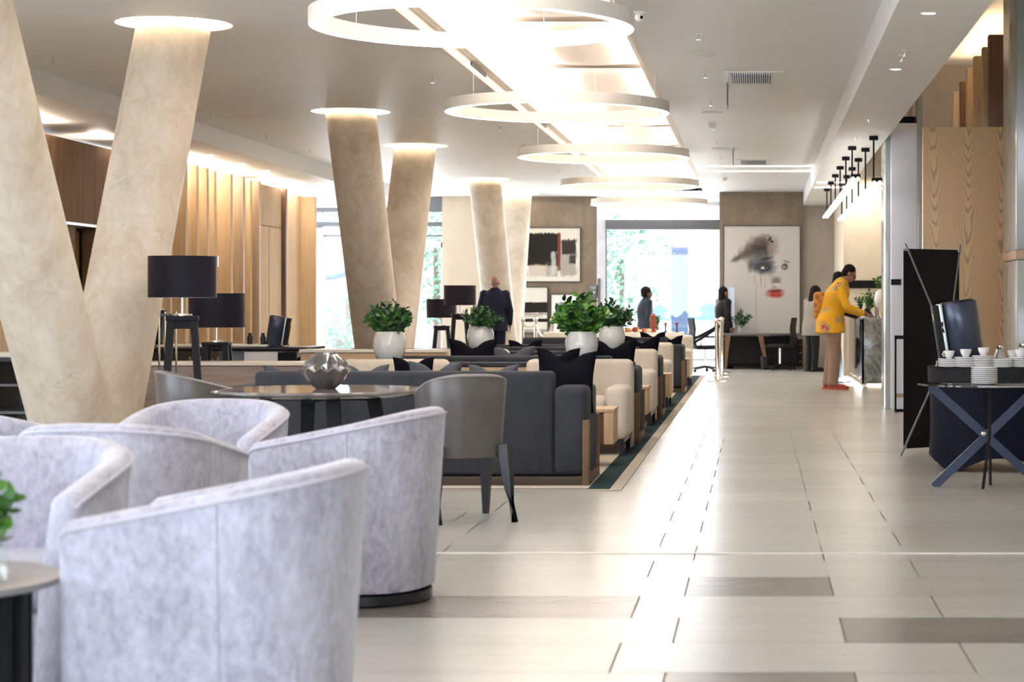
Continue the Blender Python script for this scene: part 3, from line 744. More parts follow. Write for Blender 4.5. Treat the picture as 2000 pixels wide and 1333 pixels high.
def tub_chair(loc, rz, label, first=None):
    if first: return dup(first, loc, rz, label)
    e = emp('tub_chair', loc, rz, label, 'armchair', 'lilac velvet tub chairs')
    g, rim = shell(.69, .64, .765, .64, .06, .36, .085, .045)
    put('shell', g, M['velvet'], e, angle=60)
    put('piping', G().tube(rim, .006, 6), M['piping'], e)
    P_ = u_path(.69, .64); NP = len(P_)
    for s_ in (0, 1):
        i_ = 5 if s_ == 0 else NP-6; b_ = (i_+2)*11; put('seam', G().tube([Vector(g.v[b_+j]) for j in (0,1,2,3)], .0025, 5), M['seam'], e)
    put('seat_cushion', G().box(-.245,.245,-.22,.305,.30,.43,.05), M['velvet'], e, angle=60)
    put('seat_base', G().box(-.245,.245,-.23,.295,.06,.30,.02), M['velvet'], e)
    put('swivel_base', G().lathe([(.27,0),(.28,.01),(.28,.045),(.24,.06)], 36), M['legb'], e)
    return e
tub = tub_chair((-1.35,5.33,0), math.radians(86), 'nearest lilac velvet tub chair, seen from its outer side, filling the bottom left')
tub_chair((-1.575,8.16,0), math.radians(82), 'lilac velvet tub chair right of the second low table, its outer side toward the aisle', tub)
tub_chair((-2.22,6.08,0), math.radians(178), 'lilac velvet tub chair behind the low table with the leafy vase, seat facing the camera', tub)
tub_chair((-2.25,7.30,0), math.radians(-6), 'lilac velvet tub chair seen from behind, back to back with the one facing the camera', tub)
tub_chair((-2.33,8.62,0), math.radians(176), 'lilac velvet tub chair nearest the round dining table, open side toward the camera', tub)
tub_chair((-3.20,8.35,0), math.radians(-92), 'lilac velvet tub chair mostly cut off by the left edge of the photo', tub)
# low side tables
e = emp('low_table', (-2.09,5.05,0), label='low table with grey top and black slatted drum base at the bottom left', cat='side table', group=None)
put('tabletop', G().lathe([(.345,.475),(.36,.48),(.36,.495),(.35,.50)], 56), M['greytop'], e)
put('drum_base', G().lathe([(.25,0),(.25,.475)], 40), M['black'], e)
for k in range(20):
    a = 2*PI*k/20; put('slat', G().box(-.02,.02,-.012,.012,0,.475), M['blackm'], e, loc=(.275*math.cos(a), .275*math.sin(a), 0), rot=(0,0,a+PI/2))

# round dining table
e = emp('round_table', (-2.46,11.55,0), label='round dark polished marble table on splayed black legs', cat='table')
put('tabletop', G().lathe([(.56,.665),(.60,.685),(.60,.692),(.592,.70)], 72), M['tabletop'], e)
for a in (25, 115, 205, 295):
    a = math.radians(a); put('leg', G().bar((.30*math.cos(a),.30*math.sin(a),.668),(.42*math.cos(a),.42*math.sin(a),0), .075,.05, 0,.045,.035), M['blackm'], e)
put('underframe', G().box(-.3,.3,-.03,.03,.635,.668).box(-.03,.03,-.3,.3,.635,.668), M['blackm'], e)
# faceted vase
def facet(prof, n):
    g = G(); vs = []; fs = []
    for i, (r, z) in enumerate(prof):
        for k in range(n): a = 2*PI*(k+(i % 2)*.5)/n; vs.append((r*math.cos(a), r*math.sin(a), z))
    for i in range(len(prof)-1):
        for k in range(n):
            a = i*n+k; b = i*n+(k+1) % n; c = a+n; d = b+n
            if i % 2 == 0: fs += [(a, b, c), (b, d, c)]
            else: fs += [(a, b, d), (a, d, c)]
    fs.append(tuple(range(n))); return g.add(vs, fs)
g = G(); nv = 24; vs = []; fs = []
for i, (ra, rb, za, zb) in enumerate(((.055,.055,0,0),(.100,.108,.040,.062),(.136,.120,.095,.085),(.126,.143,.108,.118),(.118,.104,.150,.135),(.064,.064,.195,.195),(.058,.058,.205,.205),(.052,.052,.17,.17))):
    for k in range(nv): a = 2*PI*k/nv; r = ra if k % 2 else rb; vs.append((r*math.cos(a), r*math.sin(a), za if k % 2 else zb))
for i in range(7):
    for k in range(nv): p = i*nv+k; q = i*nv+(k+1) % nv; fs += [(p, q, q+nv), (p, q+nv, p+nv)] if k % 2 else [(p, q, p+nv), (q, q+nv, p+nv)]
fs.append(tuple(range(nv))); g.add(vs, fs)
o = put('faceted_vase', g, m_plain('gunmetal_glaze', (.20,.185,.18), .16, .75, .15), loc=(-2.43,11.55,.70), smooth=False); tag(o, 'gunmetal faceted geometric vase on the round marble table', 'vase')
# dining chairs
def dining(loc, rz, label, first=None):
    if first: return dup(first, loc, rz, label)
    e = emp('dining_chair', loc, rz, label, 'chair', 'taupe leather dining chairs')
    g, rim = shell(.47, .38, .80, .70, .345, .47, .045, .03, 1.0, .012)
    put('backrest', g, M['leather'], e, angle=60)
    put('piping', G().tube(rim, .004, 6), M['pipd'], e)
    put('seat', G().box(-.185,.185,-.12,.24,.375,.465,.03), M['leather'], e, angle=60)
    for (x, y, x2, y2) in ((-.19,-.13,-.21,-.25),(.19,-.13,.21,-.25),(-.19,.22,-.20,.26),(.19,.22,.20,.26)):
        put('leg', G().tube([(x,y,.41),((x+x2)/2,(y+y2)/2+(.02 if y<0 else 0),.2),(x2,y2,0)], [.042,.032,.020], 4), M['legb'], e, angle=20)
    return e
dc = dining((-1.60,11.20,0), math.radians(24), 'taupe leather dining chair right of the round table, back toward the aisle')
dining((-3.25,11.75,0), math.radians(-60), 'taupe leather dining chair left of the round table, facing it', dc)

# ---- lounge sofas / armchairs
def sofa(loc, W, label, first=None):
    if first: return dup(first, loc, 0, label)
    e = emp('sofa', loc, 0, label, 'sofa', 'charcoal sofas with oak side frames')
    h = W/2
    put('frame', G().box(-h+.03,h-.03,.03,.86,.07,.30,.015), M['sofa'], e)
    put('backrest', G().box(-h+.235,h-.235,.0,.20,.07,.742,.03), M['sofa'], e, angle=50)
    for s_ in (-1, 1):
        x0, x1 = sorted((s_*(h-.235), s_*(h-.02)))
        put('arm', G().box(x0,x1,.0,.84,.07,.645,.045), M['sofa'], e, angle=50)
        x0, x1 = sorted((s_*(h-.045), s_*h))
        put('side_frame', G().box(x0,x1,-.015,.05,.0,.43,.006).box(x0,x1,.80,.86,.0,.43,.006).box(x0,x1,.05,.80,.0,.07,.004), M['woodS'], e)
    put('plinth', G().box(-h+.04,h-.04,-.012,.84,.0,.065,.004), M['woodP'], e)
    n = 3
    for k in range(n):
        a = -h+.24+(W-.48)*k/n; b = -h+.24+(W-.48)*(k+1)/n
        put('seat_cushion', G().box(a+.004,b-.004,.20,.86,.30,.44,.04), M['sofa'], e, angle=50)
    return e
sf = sofa((-2.28,13.22,0), 2.4, 'nearest charcoal sofa, its plain back to the camera behind the round table')
sofa((-2.19,17.28,0), 2.4, 'second charcoal sofa, just behind the console with two potted plants', sf)
sofa((-2.18,21.15,0), 2.4, 'third charcoal sofa counted from the camera, its arm showing past the cream armchairs', sf)
sofa((-2.16,27.3,0), 2.4, 'farthest charcoal sofa, near the end of the rug', sf)
def armchair(loc, rz, label, first=None):
    if first: return dup(first, loc, rz, label)
    e = emp('armchair', loc, rz, label, 'armchair', 'cream armchairs facing the camera')
    put('backrest', G().box(-.43,.43,-.40,-.20,.13,.735,.05), M['cream'], e, angle=55)
    for s_ in (-1, 1):
        x0, x1 = sorted((s_*.25, s_*.43))
        put('arm', G().box(x0,x1,-.24,.40,.13,.54,.055), M['cream'], e, angle=55)
    put('seat_cushion', G().box(-.25,.25,-.22,.41,.30,.45,.04), M['cream'], e, angle=55)
    put('seat_base', G().box(-.40,.40,-.36,.38,.13,.30,.02), M['cream'], e)
    put('leg_frame', G().box(-.40,.40,-.36,.38,.10,.13), M['legb'], e)
    for (x, y) in ((-.38,.35),(.38,.35),(-.38,-.34),(.38,-.34)):
        put('leg', G().bar((x,y,.11),(x*1.02,y*1.03,0), .05,.05,0,.028,.028), M['legb'], e)
    return e
ac = armchair((-1.43,16.28,0), PI, 'nearest cream armchair by the aisle, partly behind the nearest sofa and its oak side table')
for (x, y, lab) in ((-2.92,16.28,'cream armchair under the left potted plant, mostly hidden by the nearest sofa'),
                    (-1.42,20.15,'second cream armchair along the aisle counted from the camera'),(-2.9,20.15,'cream armchair of the second group on the side away from the aisle'),
                    (-1.41,23.75,'third cream armchair along the aisle counted from the camera'),
                    (-1.37,29.95,'farthest cream armchair, beside the last sofa near the brass posts')):
    armchair((x,y,0), PI, lab, ac)
# oak slatted side tables
st = emp('side_table', (-1.25,14.95,0), label='slatted oak block side table in front of the nearest cream armchair', cat='side table', group='slatted oak side tables')
put('tabletop', G().box(-.225,.225,-.24,.24,.40,.425,.003), M['woodT'], st)
for k, (a, b) in enumerate(((-.22,-.13),(-.10,.0),(.03,.12),(.15,.22))): put('slat', G().box(a,b,-.235,.235,.17,.40,.003), M['woodT'], st)
put('core', G().box(-.21,.21,-.22,.22,.175,.39), M['woodDk'], st); put('foot', G().box(-.16,.0,-.05,.16,.0,.175), M['legb'], st)
for (x, y, lab) in ((-1.22,18.95,'slatted oak block side table in front of the second cream armchair'),(-1.16,22.55,'slatted oak block side table in front of the third cream armchair'),(-1.16,28.8,'slatted oak block side table in front of the farthest cream armchair')):
    dup(st, (x,y,0), label=lab)
# consoles
def console(x0, x1, y0, y1, z, label, m='woodX', top='ctop'):
    e = emp('console', ((x0+x1)/2,y0,0), label=label, cat='console'); h = (x1-x0)/2
    put('body', G().box(-h,h,0,y1-y0,0,z-.035,.003), M[m], e); put('top', G().box(-h-.01,h+.01,-.01,y1-y0+.01,z-.03,z,.003), M[top], e)
    put('groove', G().box(-h,h,-.003,0,z*.55,z*.56), M['woodDk'], e)
    return e
console(-3.55,-1.02,16.75,17.05,.70,'long wooden console behind the nearest cream armchairs, carrying two white pots','woodX','sofa')
console(-3.5,-1.02,20.62,20.92,.705,'long wooden console of the second group, carrying the two farther white pots','woodX','sofa')
console(-5.6,-3.75,17.3,17.75,.69,'brown low console with a pale top beside the stools of the black lamps','woodXd')
console(-4.3,-2.95,19.3,19.6,.755,'reddish oak console with pale top behind the left potted plant')
console(-3.45,-1.05,24.3,24.6,.70,'far wooden console behind the third row of armchairs','woodX','sofa')
# cushions
def cushion(loc, rot, sz, m, label, group, th=.13):
    g = G(); n = 12; vs = []; fs = []
    for s_ in (1, -1):
        for j in range(n+1):
            for i in range(n+1):
                u = 2*i/n-1; v = 2*j/n-1
                pin = 1-.10*(1-abs(u)**2)*(abs(v)**3); pin2 = 1-.10*(1-abs(v)**2)*(abs(u)**3)
                d = (max(0, 1-u*u)*max(0, 1-v*v))**.45
                dip = .16*math.exp(-(u/.33)**2)*max(0, v)**2
                vs.append((u*sz/2*pin2, s_*th/2*d, v*sz/2*pin-dip*sz))
    for h in range(2):
        o_ = h*(n+1)**2
        for j in range(n):
            for i in range(n): a = o_+j*(n+1)+i; fs.append((a, a+1, a+n+2, a+n+1) if h else (a+n+1, a+n+2, a+1, a))
    g.add(vs, fs)
    o = put('cushion', g, M[m], loc=loc, rot=rot, angle=180)
    bm = bmesh.new(); bm.from_mesh(o.data); bmesh.ops.remove_doubles(bm, verts=bm.verts, dist=.002); bmesh.ops.recalc_face_normals(bm, faces=bm.faces); bm.to_mesh(o.data); bm.free()
    tag(o, label, 'cushion', group); return o
CB = 'black scatter cushions'; CGY = 'grey scatter cushions'
def cu(px, top, Y, sz, m, label, rz=0, tilt=-.25, grp=None):
    x = (px-1478)*Y/4000; zt = EYE-(top-597)*Y/4000; sz = min(sz, zt-.445); Y += .05; tilt = max(-.18, min(.2, tilt))
    cushion((x, Y, zt-sz/2*math.cos(tilt)), (tilt, 0, rz), sz, m, label, grp or (CB if m == 'cushb' else CGY))
cu(1104,686,13.62,.42,'cushb','black cushion with a chopped top leaning in the aisle end of the nearest sofa', -.25)
cu(962,712,13.52,.36,'cushg','grey cushion just left of the big black one on the nearest sofa', .1)
cu(848,706,13.52,.36,'cushg','grey cushion in the middle of the nearest sofa, right of the faceted vase', .08)
cu(560,714,13.52,.36,'cushg','grey cushion at the far left end of the nearest sofa', .15)
cu(708,712,13.52,.36,'cushg','grey cushion peeping up right beside the faceted vase', -.2)
cu(806,698,15.98,.44,'cushb','black cushion on the left cream armchair below the left plant', .1, .25)
cu(1090,680,16.02,.34,'cushb','black cushion on the nearest cream armchair, its tip above the chopped cushion', .1, .25)
cu(922,662,17.62,.42,'cushb','black cushion with raised corners below the second plant from the left', .05)
cu(1000,676,17.62,.40,'cushg','grey cushion on the second sofa next to the raised black corners', .05)
cu(1196,663,17.66,.42,'cushb','black cushion in the aisle end of the second sofa', -.2)
cu(1252,656,21.5,.42,'cushb','black cushion in the aisle end of the third sofa', -.3)
cu(1222,666,21.52,.38,'cushg','grey cushion tucked beside the black one on the third sofa', .2)
cu(1026,664,21.5,.40,'cushb','small dark cushion tip left of the right-hand white pots', .3)
cu(1276,648,27.62,.42,'cushb','black cushion pointing up in the middle of the farthest sofa', .4)
cu(1310,655,27.66,.42,'cushb','black cushion at the aisle end of the farthest sofa', -.2)
# rug
r = emp('rug', (-.9,12.9,0), label='long beige lounge rug with a dark teal border along the aisle', cat='rug')
put('field', G().box(-3.3,-.17,.08,21,.002,.008), M['rugb'], r)
put('border', G().box(-.17,-.03,.05,21.1,.002,.009).box(-3.3,-.17,.04,.08,.002,.009), M['teal'], r)
put('binding', G().box(-.03,.045,.0,21.15,.001,.008).box(-3.3,-.03,.0,.045,.001,.008), M['rugedge'], r)

# ---- lamps on stools
def lamp(loc, zs, label, lab2, rz, first=None, first2=None, sh=.30):
    """stool top at zs; lamp stands on it"""
    if first is None:
        s0 = emp('lamp_stool', (loc[0],loc[1],0), rz, lab2, 'stool', 'black stools under the lamps')
        put('seat', G().box(-.12,.12,-.12,.12,zs-.035,zs,.004), M['blackm'], s0)
        for (x, y) in ((-1,-1),(1,-1),(1,1),(-1,1)):
            put('leg', G().bar((x*.085,y*.085,zs-.03),(x*.16,y*.16,0), .055,.055,0,.045,.045), M['blackm'], s0)
        put('apron', G().box(-.09,.09,-.095,-.075,zs-.09,zs-.03).box(-.09,.09,.075,.095,zs-.09,zs-.03).box(-.095,-.075,-.09,.09,zs-.09,zs-.03).box(.075,.095,-.09,.09,zs-.09,zs-.03), M['blackm'], s0)
        put('stretcher', G().bar((-.14,-.14,.25),(.14,-.14,.25),.03,.03).bar((-.14,.14,.25),(.14,.14,.25),.03,.03), M['blackm'], s0)
    else: s0 = dup(first2, (loc[0],loc[1],0), rz, lab2); s0.scale = (1,1,zs/first2['zs'])
    s0['zs'] = zs
    if first is None:
        l0 = emp('table_lamp', (loc[0],loc[1],zs), 0, label, 'lamp', 'black drum-shade lamps')
        put('base', G().lathe([(.07,0),(.07,.012),(.012,.02)], 28), M['steel'], l0)
        put('stem', G().tube([(0,0,.01),(0,0,.36)], .011, 12), M['steel'], l0)
        put('lamp_shade', G().lathe([(.25,.135),(.25,.445)], 64, cap=False), M['shade'], l0, fix=False)
        put('shade_lining', G().lathe([(.246,.445),(.246,.135)], 64, cap=False).lathe([(.246,.135),(.25,.135)], 64, cap=False).lathe([(.25,.445),(.246,.445)], 64, cap=False), M['shadein'], l0, fix=False)
        put('spider', G().bar((-.245,0,.35),(.245,0,.35),.006,.006).bar((0,-.245,.35),(0,.245,.35),.006,.006), M['steel'], l0)
        put('bulb', G().ball((0,0,.30), .035), M['bulb'], l0)
    else: l0 = dup(first, (loc[0],loc[1],zs), 0, label)
    return l0, s0
l0, s0 = lamp((-3.94,14.05), 1.10, 'large black drum-shade lamp nearest the camera, in front of its twin', 'tall black stool under the nearest drum-shade lamp', .25)
l1, s1_ = lamp((-4.93,18.7), .835, 'second black drum-shade lamp, lower and partly hidden by the nearest one', 'shorter black stool under the second drum-shade lamp', .1, l0, s0)
l0.scale = (.915,)*3; s0.scale = (.9,.9,1)
lamp((-4.26,29.4), 1.05, 'far black lamp beside the man in the navy suit, upper of the far two', 'tall black stool under the upper far lamp', .2, l0, s0)
lamp((-4.80,31.2), .86, 'far black lamp, lower of the far two, left of the second plant', 'shorter black stool under the lower far lamp', .2, l0, s0)

# ---- pots and plants
def leaf_mesh(g, p, d, L, W, R_, n=1):
    d = d.normalized(); s_ = d.cross(Vector((R_.uniform(-1,1), R_.uniform(-1,1), R_.uniform(-1,1)))).normalized(); up = s_.cross(d).normalized()
    c = [(0,0,0),(.22,.36,.05),(.55,.5,.06),(.82,.28,.0),(1,0,-.06),(.82,-.28,.0),(.55,-.5,.06),(.22,-.36,.05),(.25,0,-.02),(.6,0,-.03)]
    vs = [p+d*(a*L)+s_*(b*W)+up*(h*L) for a, b, h in c]
    g.add(vs, [(0,8,1),(1,8,9,2),(2,9,3),(3,9,4),(4,9,5),(5,9,6),(6,9,8,7),(7,8,0)])
def bush(name_loc, pot_top, spread, height, nst, seed, mats, L=.06, W=.026, parent=None, per=12, droop=.2, up=.35, r0=.05):
    R_ = random.Random(seed); gs = [G() for _ in mats]; gt = G()
    for i in range(nst):
        a = R_.uniform(0, 2*PI); k = math.sqrt(R_.random()); hh = height*R_.uniform(.55, 1)*(1-.35*k*k); rr_ = spread*k
        b = Vector((r0*math.cos(a)*k, r0*math.sin(a)*k, pot_top-.03)); tpt = Vector((rr_*math.cos(a), rr_*math.sin(a), pot_top+hh-droop*height*k*R_.random()))
        mid = (b+tpt)/2+Vector((0,0,.18*hh)); pts = []
        for j in range(7): u = j/6; pts.append((1-u)**2*b+2*u*(1-u)*mid+u*u*tpt)
        gt.tube(pts, [.004-.0025*j/6 for j in range(7)], 5)
        for j in range(per):
            u = .18+.82*(j/(per-1)); q = (1-u)**2*b+2*u*(1-u)*mid+u*u*tpt; t_ = (2*(1-u)*(mid-b)+2*u*(tpt-mid)).normalized()
            aa = j*2.4+i; o_ = t_.orthogonal(); o_.rotate(Matrix.Rotation(aa, 3, t_)); d = (o_+t_*R_.uniform(.3,.9)+Vector((0,0,up))).normalized()
            s_ = R_.uniform(.75, 1.15); leaf_mesh(gs[R_.randrange(len(mats))], q, d, L*s_, W*s_*1.15, R_)
    allg = G(); 
    for mi, q in enumerate(gs): allg.add(q.v, q.f, mi)
    put('foliage', allg, [M[m] for m in mats], parent, smooth=False, fix=False); put('stems', gt, M['stem'], parent)
def potted(loc, label, seed, mats, spread=.2, height=.2, nst=34, sc=1.0, lf=(.062,.03), glabel='white glazed pots with green plants'):
    e = emp('potted_plant', loc, 0, label, 'potted plant', glabel)
    prof = [(.062,0),(.085,.004),(.105,.03),(.128,.09),(.136,.14),(.132,.19),(.118,.235),(.108,.255),(.098,.255),(.104,.225)]
    put('pot', G().lathe(prof, 48, cap=False).lathe([(.001,0),(.062,0)], 48, cap=False), M['ceramic'], e, fix=False)
    put('soil', G().lathe([(.001,.222),(.108,.222)], 24, cap=False), M['stem'], e)
    bush(None, .235, spread, height, nst, seed, mats, lf[0], lf[1], parent=e); e.scale = (sc,)*3; return e
potted((-3.03,16.9,.70), 'white glazed pot with a dark green bushy plant, leftmost of the four', 11, ['leafd','leaf','leaf'], .20, .28, 44)
potted((-2.80,20.77,.705), 'white glazed pot and fine-leaved plant in front of the far black lamps', 12, ['leafd','leafd','leaf'], .21, .24, 38)
potted((-1.445,16.9,.70), 'white glazed pot with the brightest, tallest green plant, by the aisle', 13, ['leafl','leaf','leafd','leafl'], .23, .35, 46, 1.0, lf=(.075,.042))
potted((-1.47,20.77,.705), 'white glazed pot with dark leafy plant right behind the brightest one', 14, ['leafd','leaf','leafd'], .22, .30, 40, 1.0)

def vase_plant(loc, label, h, r, spread, height, nst, seed, mats, L=.06, name='vase_with_leaves', W=.028, per=10):
    e = emp(name, loc, 0, label, 'vase of leaves')
    put('vase', G().lathe([(r*.8,0),(r*.9,.005),(r,h*.4),(r*.7,h*.75),(r*.85,h)], 28, cap=False), M['glassv'], e, fix=False)
    bush(None, h*.75, spread, height, nst, seed, mats, L, W, parent=e, per=per, r0=r*.5); return e
vase_plant((-1.86,4.95,.50), 'clear glass vase of small green leaves at the left edge of the photo', .13, .05, .10, .19, 9, 21, ['leaf','leafl'], .045)

# ---- X-banner, table, buffet on the right
e = emp('banner_stand', (1.40,16.4,0), math.radians(38), 'tall black banner on an X-shaped stand, seen from behind', 'banner stand')
put('banner', G().box(-.30,.30,-.004,.004,.035,1.62), M['banner'], e)
g = G(); g.tube([(-.30,-.02,1.66),(.02,-.20,.80)], .008, 8); g.tube([(.30,-.02,1.66),(-.02,-.20,.80)], .008, 8); put('upper_pole', g, M['framegrey'], e)
g = G(); g.tube([(.02,-.20,.80),(.32,-.01,.05)], .008, 8); g.tube([(-.02,-.20,.80),(-.60,-.30,.01)], .008, 8); put('lower_pole', g, M['framegrey'], e)
put('rear_leg', G().tube([(0,-.20,.80),(-.2,-.62,.012)], .009, 8), M['framegrey'], e)
for (x, z) in ((-.29,1.61),(.29,1.61),(-.29,.05),(.29,.05)): put('eyelet', G().lathe([(.012,-.006),(.012,.006)], 14, mat=Matrix.Translation((x,-.006,z)) @ Matrix.Rotation(PI/2, 4, 'X')), M['steel'], e)
# cocktail-table cover
ct = emp('covered_table', (1.71,14.75,0), label='buffet table under a tight black stretch cover with arched hem', cat='table')
g = G(); n = 64; vs = []; fs = []; ZZ = [0,.06,.14,.25,.4,.55,.66,.70]
for j, zz in enumerate(ZZ):
    for k in range(n):
        a = 2*PI*k/n; foot = abs(math.cos(2*(a-PI/4)))**3; r = .47-.012*math.sin(PI*min(1,zz/.7))
        hem = (1-foot)*.10*max(0,1-zz/.25); vs.append((r*math.cos(a), r*math.sin(a), zz+hem))
for j in range(len(ZZ)-1):
    for k in range(n): p = j*n+k; q = j*n+(k+1) % n; fs.append((p, q, q+n, p+n))
fs.append(tuple((len(ZZ)-1)*n+k for k in range(n))); g.add(vs, fs); put('stretch_cover', g, M['cloth'], ct, fix=False)
put('valance', G().lathe([(.475,.62),(.48,.735),(.001,.735)], 64, cap=False), M['clothd'], ct, fix=False)
# glass side table with crossed legs
gt_ = emp('glass_table', (1.47,13.2,0), label='round smoked-glass table on crossed blue-black metal bars in front of the buffet', cat='table')
put('tabletop', G().lathe([(.425,.655),(.43,.658),(.43,.666),(.425,.668)], 64), M['smoke'], gt_)
put('leg', G().bar((-.35,0,.65),(.33,.02,.04), .055,.014), M['bluemetal'], gt_)
put('leg', G().bar((.35,.03,.65),(-.33,.0,.0), .055,.014), M['bluemetal'], gt_)
for (a, b) in (((.0,-.30,.65),(-.03,-.16,0)),((.02,.30,.65),(.05,.12,0))):
    put('rod_leg', G().tube([a, ((a[0]+b[0])/2+.02,(a[1]+b[1])/2,.36), b], .010, 8), M['blackm'], gt_)
put('hub', G().ball((-.01,-.01,.345), .02), M['steel'], gt_)
# chafing dispenser (leaning roll-top server)
def server(loc, rz, label, sc=1.0, first=None):
    e = emp('roll_top_server', loc, rz, label, 'food warmer', 'upright dark roll-top food warmers')
    g = G(); n = 40; vs = []; fs = []
    mt = Matrix.Rotation(math.radians(-9), 4, 'Y')
    g.lathe([(.13,0),(.135,.01),(.138,.22),(.140,.225),(.140,.45),(.135,.462)], 40, mat=mt)
    put('drum', g, M['urn'], e)
    put('lid', G().lathe([(.12,.462),(.115,.475),(.001,.478)], 40, mat=mt, cap=False), M['black'], e)
    put('front_panel', G().box(-.185,-.12,-.09,.09,.05,.465,.01,mat=mt), M['blackm'], e)
    put('chrome_strip', G().box(-.142,-.118,-.108,.10,.04,.47,.004,mat=mt), M['alu'], e)
    put('handle', G().tube([(-.135,-.115,.27),(-.14,-.145,.29),(-.14,-.15,.32),(-.135,-.115,.34)], .006, 8, mat=mt), M['black'], e)
    put('label_plate', G().box(-.188,-.185,-.05,-.015,.36,.41,mat=mt), m_plain('yellow_sticker', (.55,.5,.05), .5), e)
    put('tap', G().tube([(-.17,-.03,.06),(-.21,-.03,.07),(-.215,-.03,.03)], .010, 8, mat=mt), M['steel'], e)
    e.scale = (sc,)*3; return e
server((1.50,14.62,.735), 0, 'blue-black drum-shaped food warmer leaning on the buffet beside the banner')
# crockery
def plates(loc, n, label, r=.085, grp='stacks of white crockery'):
    e = emp('plate_stack', loc, 0, label, 'plates', grp)
    for k in range(n): put('plate', G().lathe([(r*.55,k*.012),(r*.6,k*.012),(r*.97,k*.012+.006),(r,k*.012+.009),(r,k*.012+.0125),(r*.97,k*.012+.0125),(r*.58,k*.012+.004)], 32, cap=False).lathe([(.001,k*.012+.003),(r*.58,k*.012+.003)], 32, cap=False), M['china'], e, fix=False)
    return e
plates((1.45,13.05,.668), 9, 'stack of white plates standing on the smoked-glass table', .085)
rc = random.Random(5)
cupd = None
def cup(loc, rz, label):
    global cupd
    if cupd is None:
        e = cupd = emp('cup', loc, rz, label, 'cup', 'white cups on the buffet')
        put('bowl', G().lathe([(.018,0),(.022,.003),(.036,.03),(.041,.055),(.038,.055),(.032,.03),(.015,.006)], 24, cap=False), M['china'], e, fix=False)
        put('handle', G().tube([(.035,0,.045),(.055,0,.045),(.06,0,.03),(.052,0,.016),(.032,0,.018)], .0045, 6), M['china'], e)
        return e
    return dup(cupd, loc, rz)
CL = 'white tea cup standing among the saucer stacks on the black-covered buffet'
for i, (x, y) in enumerate(((1.36,14.47),(1.47,14.40),(1.59,14.36),(1.72,14.34),(1.85,14.37),(1.97,14.43),(1.82,14.55))):
    plates((x,y,.735), 5+(i*7) % 3, 'stack of white saucers on the black-covered buffet, %s' % ['leftmost','second from the left','third from the left','in the middle of the front row','fifth from the left','rightmost','behind the middle'][i], .082, 'saucer stacks on the buffet')
for i, (x, y) in enumerate(((1.36,14.47),(1.47,14.40),(1.59,14.36),(1.85,14.37),(1.97,14.43),(1.82,14.55))): 
    n_ = 5+((i if i < 3 else i+1)*7) % 3; cup((x,y,.735+n_*.012), rc.uniform(0,6), CL)
for (x, y) in ((1.66,14.50),(1.60,14.58),(1.67,14.61),(1.74,14.52),(1.73,14.62),(1.74,14.72),(1.90,14.70),(1.97,14.60)):
    cup((x,y,.735), rc.uniform(0,6), CL)
def flask(loc, label, sc=1):
    e = emp('coffee_flask', loc, 0, label, 'flask', 'steel flasks on the buffet')
    put('body', G().lathe([(.042,0),(.05,.01),(.048,.05),(.030,.105),(.024,.12)], 32), M['alu'], e); put('stopper', G().lathe([(.026,.12),(.028,.125),(.027,.142),(.02,.146)], 24), M['steel'], e); e.scale = (sc,)*3
flask((1.76,14.84,.735), 'brushed steel flask with a narrow top on the buffet, left one')
flask((1.93,14.84,.735), 'brushed steel flask at the right edge of the photo', 1.1)
for (x, y) in ((1.68,14.74),(1.64,14.72)):
    o = put('sugar_jar', G().lathe([(.018,0),(.02,.04),(.014,.055)], 16), M['black'], loc=(x,y,.735)); tag(o, 'small black jar among the cups beside the steel flask', 'jar', 'small black jars')

# ---- reception desk
e = emp('reception_desk', (1.52,29.6,0), label='reception desk of swirled grey marble glowing along its base', cat='reception desk')
put('end_panel', G().box(.0,.46,.0,.03,.035,.975,.002).box(0,.03,0,.05,.035,.975), M['marble'], e)
put('front_panel', G().box(.0,.03,.05,4.2,.075,.97,.002), M['blackglass'], e)
put('plinth', G().box(.08,.5,.08,4.15,0,.05), M['ctop'], e)
put('worktop', G().box(-.0,.55,.0,4.22,.972,.995,.002), M['stone'], e)
put('back_panel', G().box(.48,.50,.05,4.15,.05,.96), M['framegrey'], e)
# desk-top things
vase_plant((1.66,30.3,.995), 'leafy sprays in a clear vase on the reception desk', .17, .05, .14, .30, 14, 31, ['leaf','leafl','leafd'], .06)
vase_plant((1.60,31.2,.995), 'smaller leafy sprig standing farther back on the reception desk', .15, .04, .12, .24, 8, 32, ['leafd','leaf'], .05)
o = put('bottle', G().lathe([(.05,0),(.052,.01),(.045,.07),(.028,.15),(.018,.19),(.016,.21)], 24), M['linen'], loc=(1.57,29.9,.995)); tag(o, 'pale cone-shaped bottle at the front corner of the reception desk', 'bottle')
e = emp('white_globe_vase', (1.86,29.9,.995), label='big rounded white vase with a leafy branch on the reception desk', cat='vase')
put('globe', G().lathe([(.09,.13),(.135,.17),(.15,.26),(.13,.36),(.08,.41),(.04,.42)], 36), M['china'], e); put('stand', G().lathe([(.10,0),(.10,.01),(.02,.03),(.02,.14)], 24), M['steel'], e)
bush(None, .42, .17, .20, 12, 33, ['leafl','leaf'], .07, .045, parent=e, per=7, r0=.03)
for i, x in enumerate((1.74,1.76,1.78)):
    o = put('reed_stick', G().tube([(0,0,0),(.005*(i-1),0,.33)], .006, 6).ball((.005*(i-1),0,.34), .018), M['black'], loc=(x,30.0+.03*i,.995)); tag(o, 'thin dark stem with a round head between the desk plants and the white vase', 'decoration', 'dark stems on the desk')
o = put('brochure_rack', G().box(-.03,.03,-.01,.01,0,.16,mat=Matrix.Rotation(-.6,4,'Y')).box(-.04,.04,-.05,.05,0,.01), M['black'], loc=(1.68,29.85,.995)); tag(o, 'small tilted black card stand on the reception desk', 'card stand')
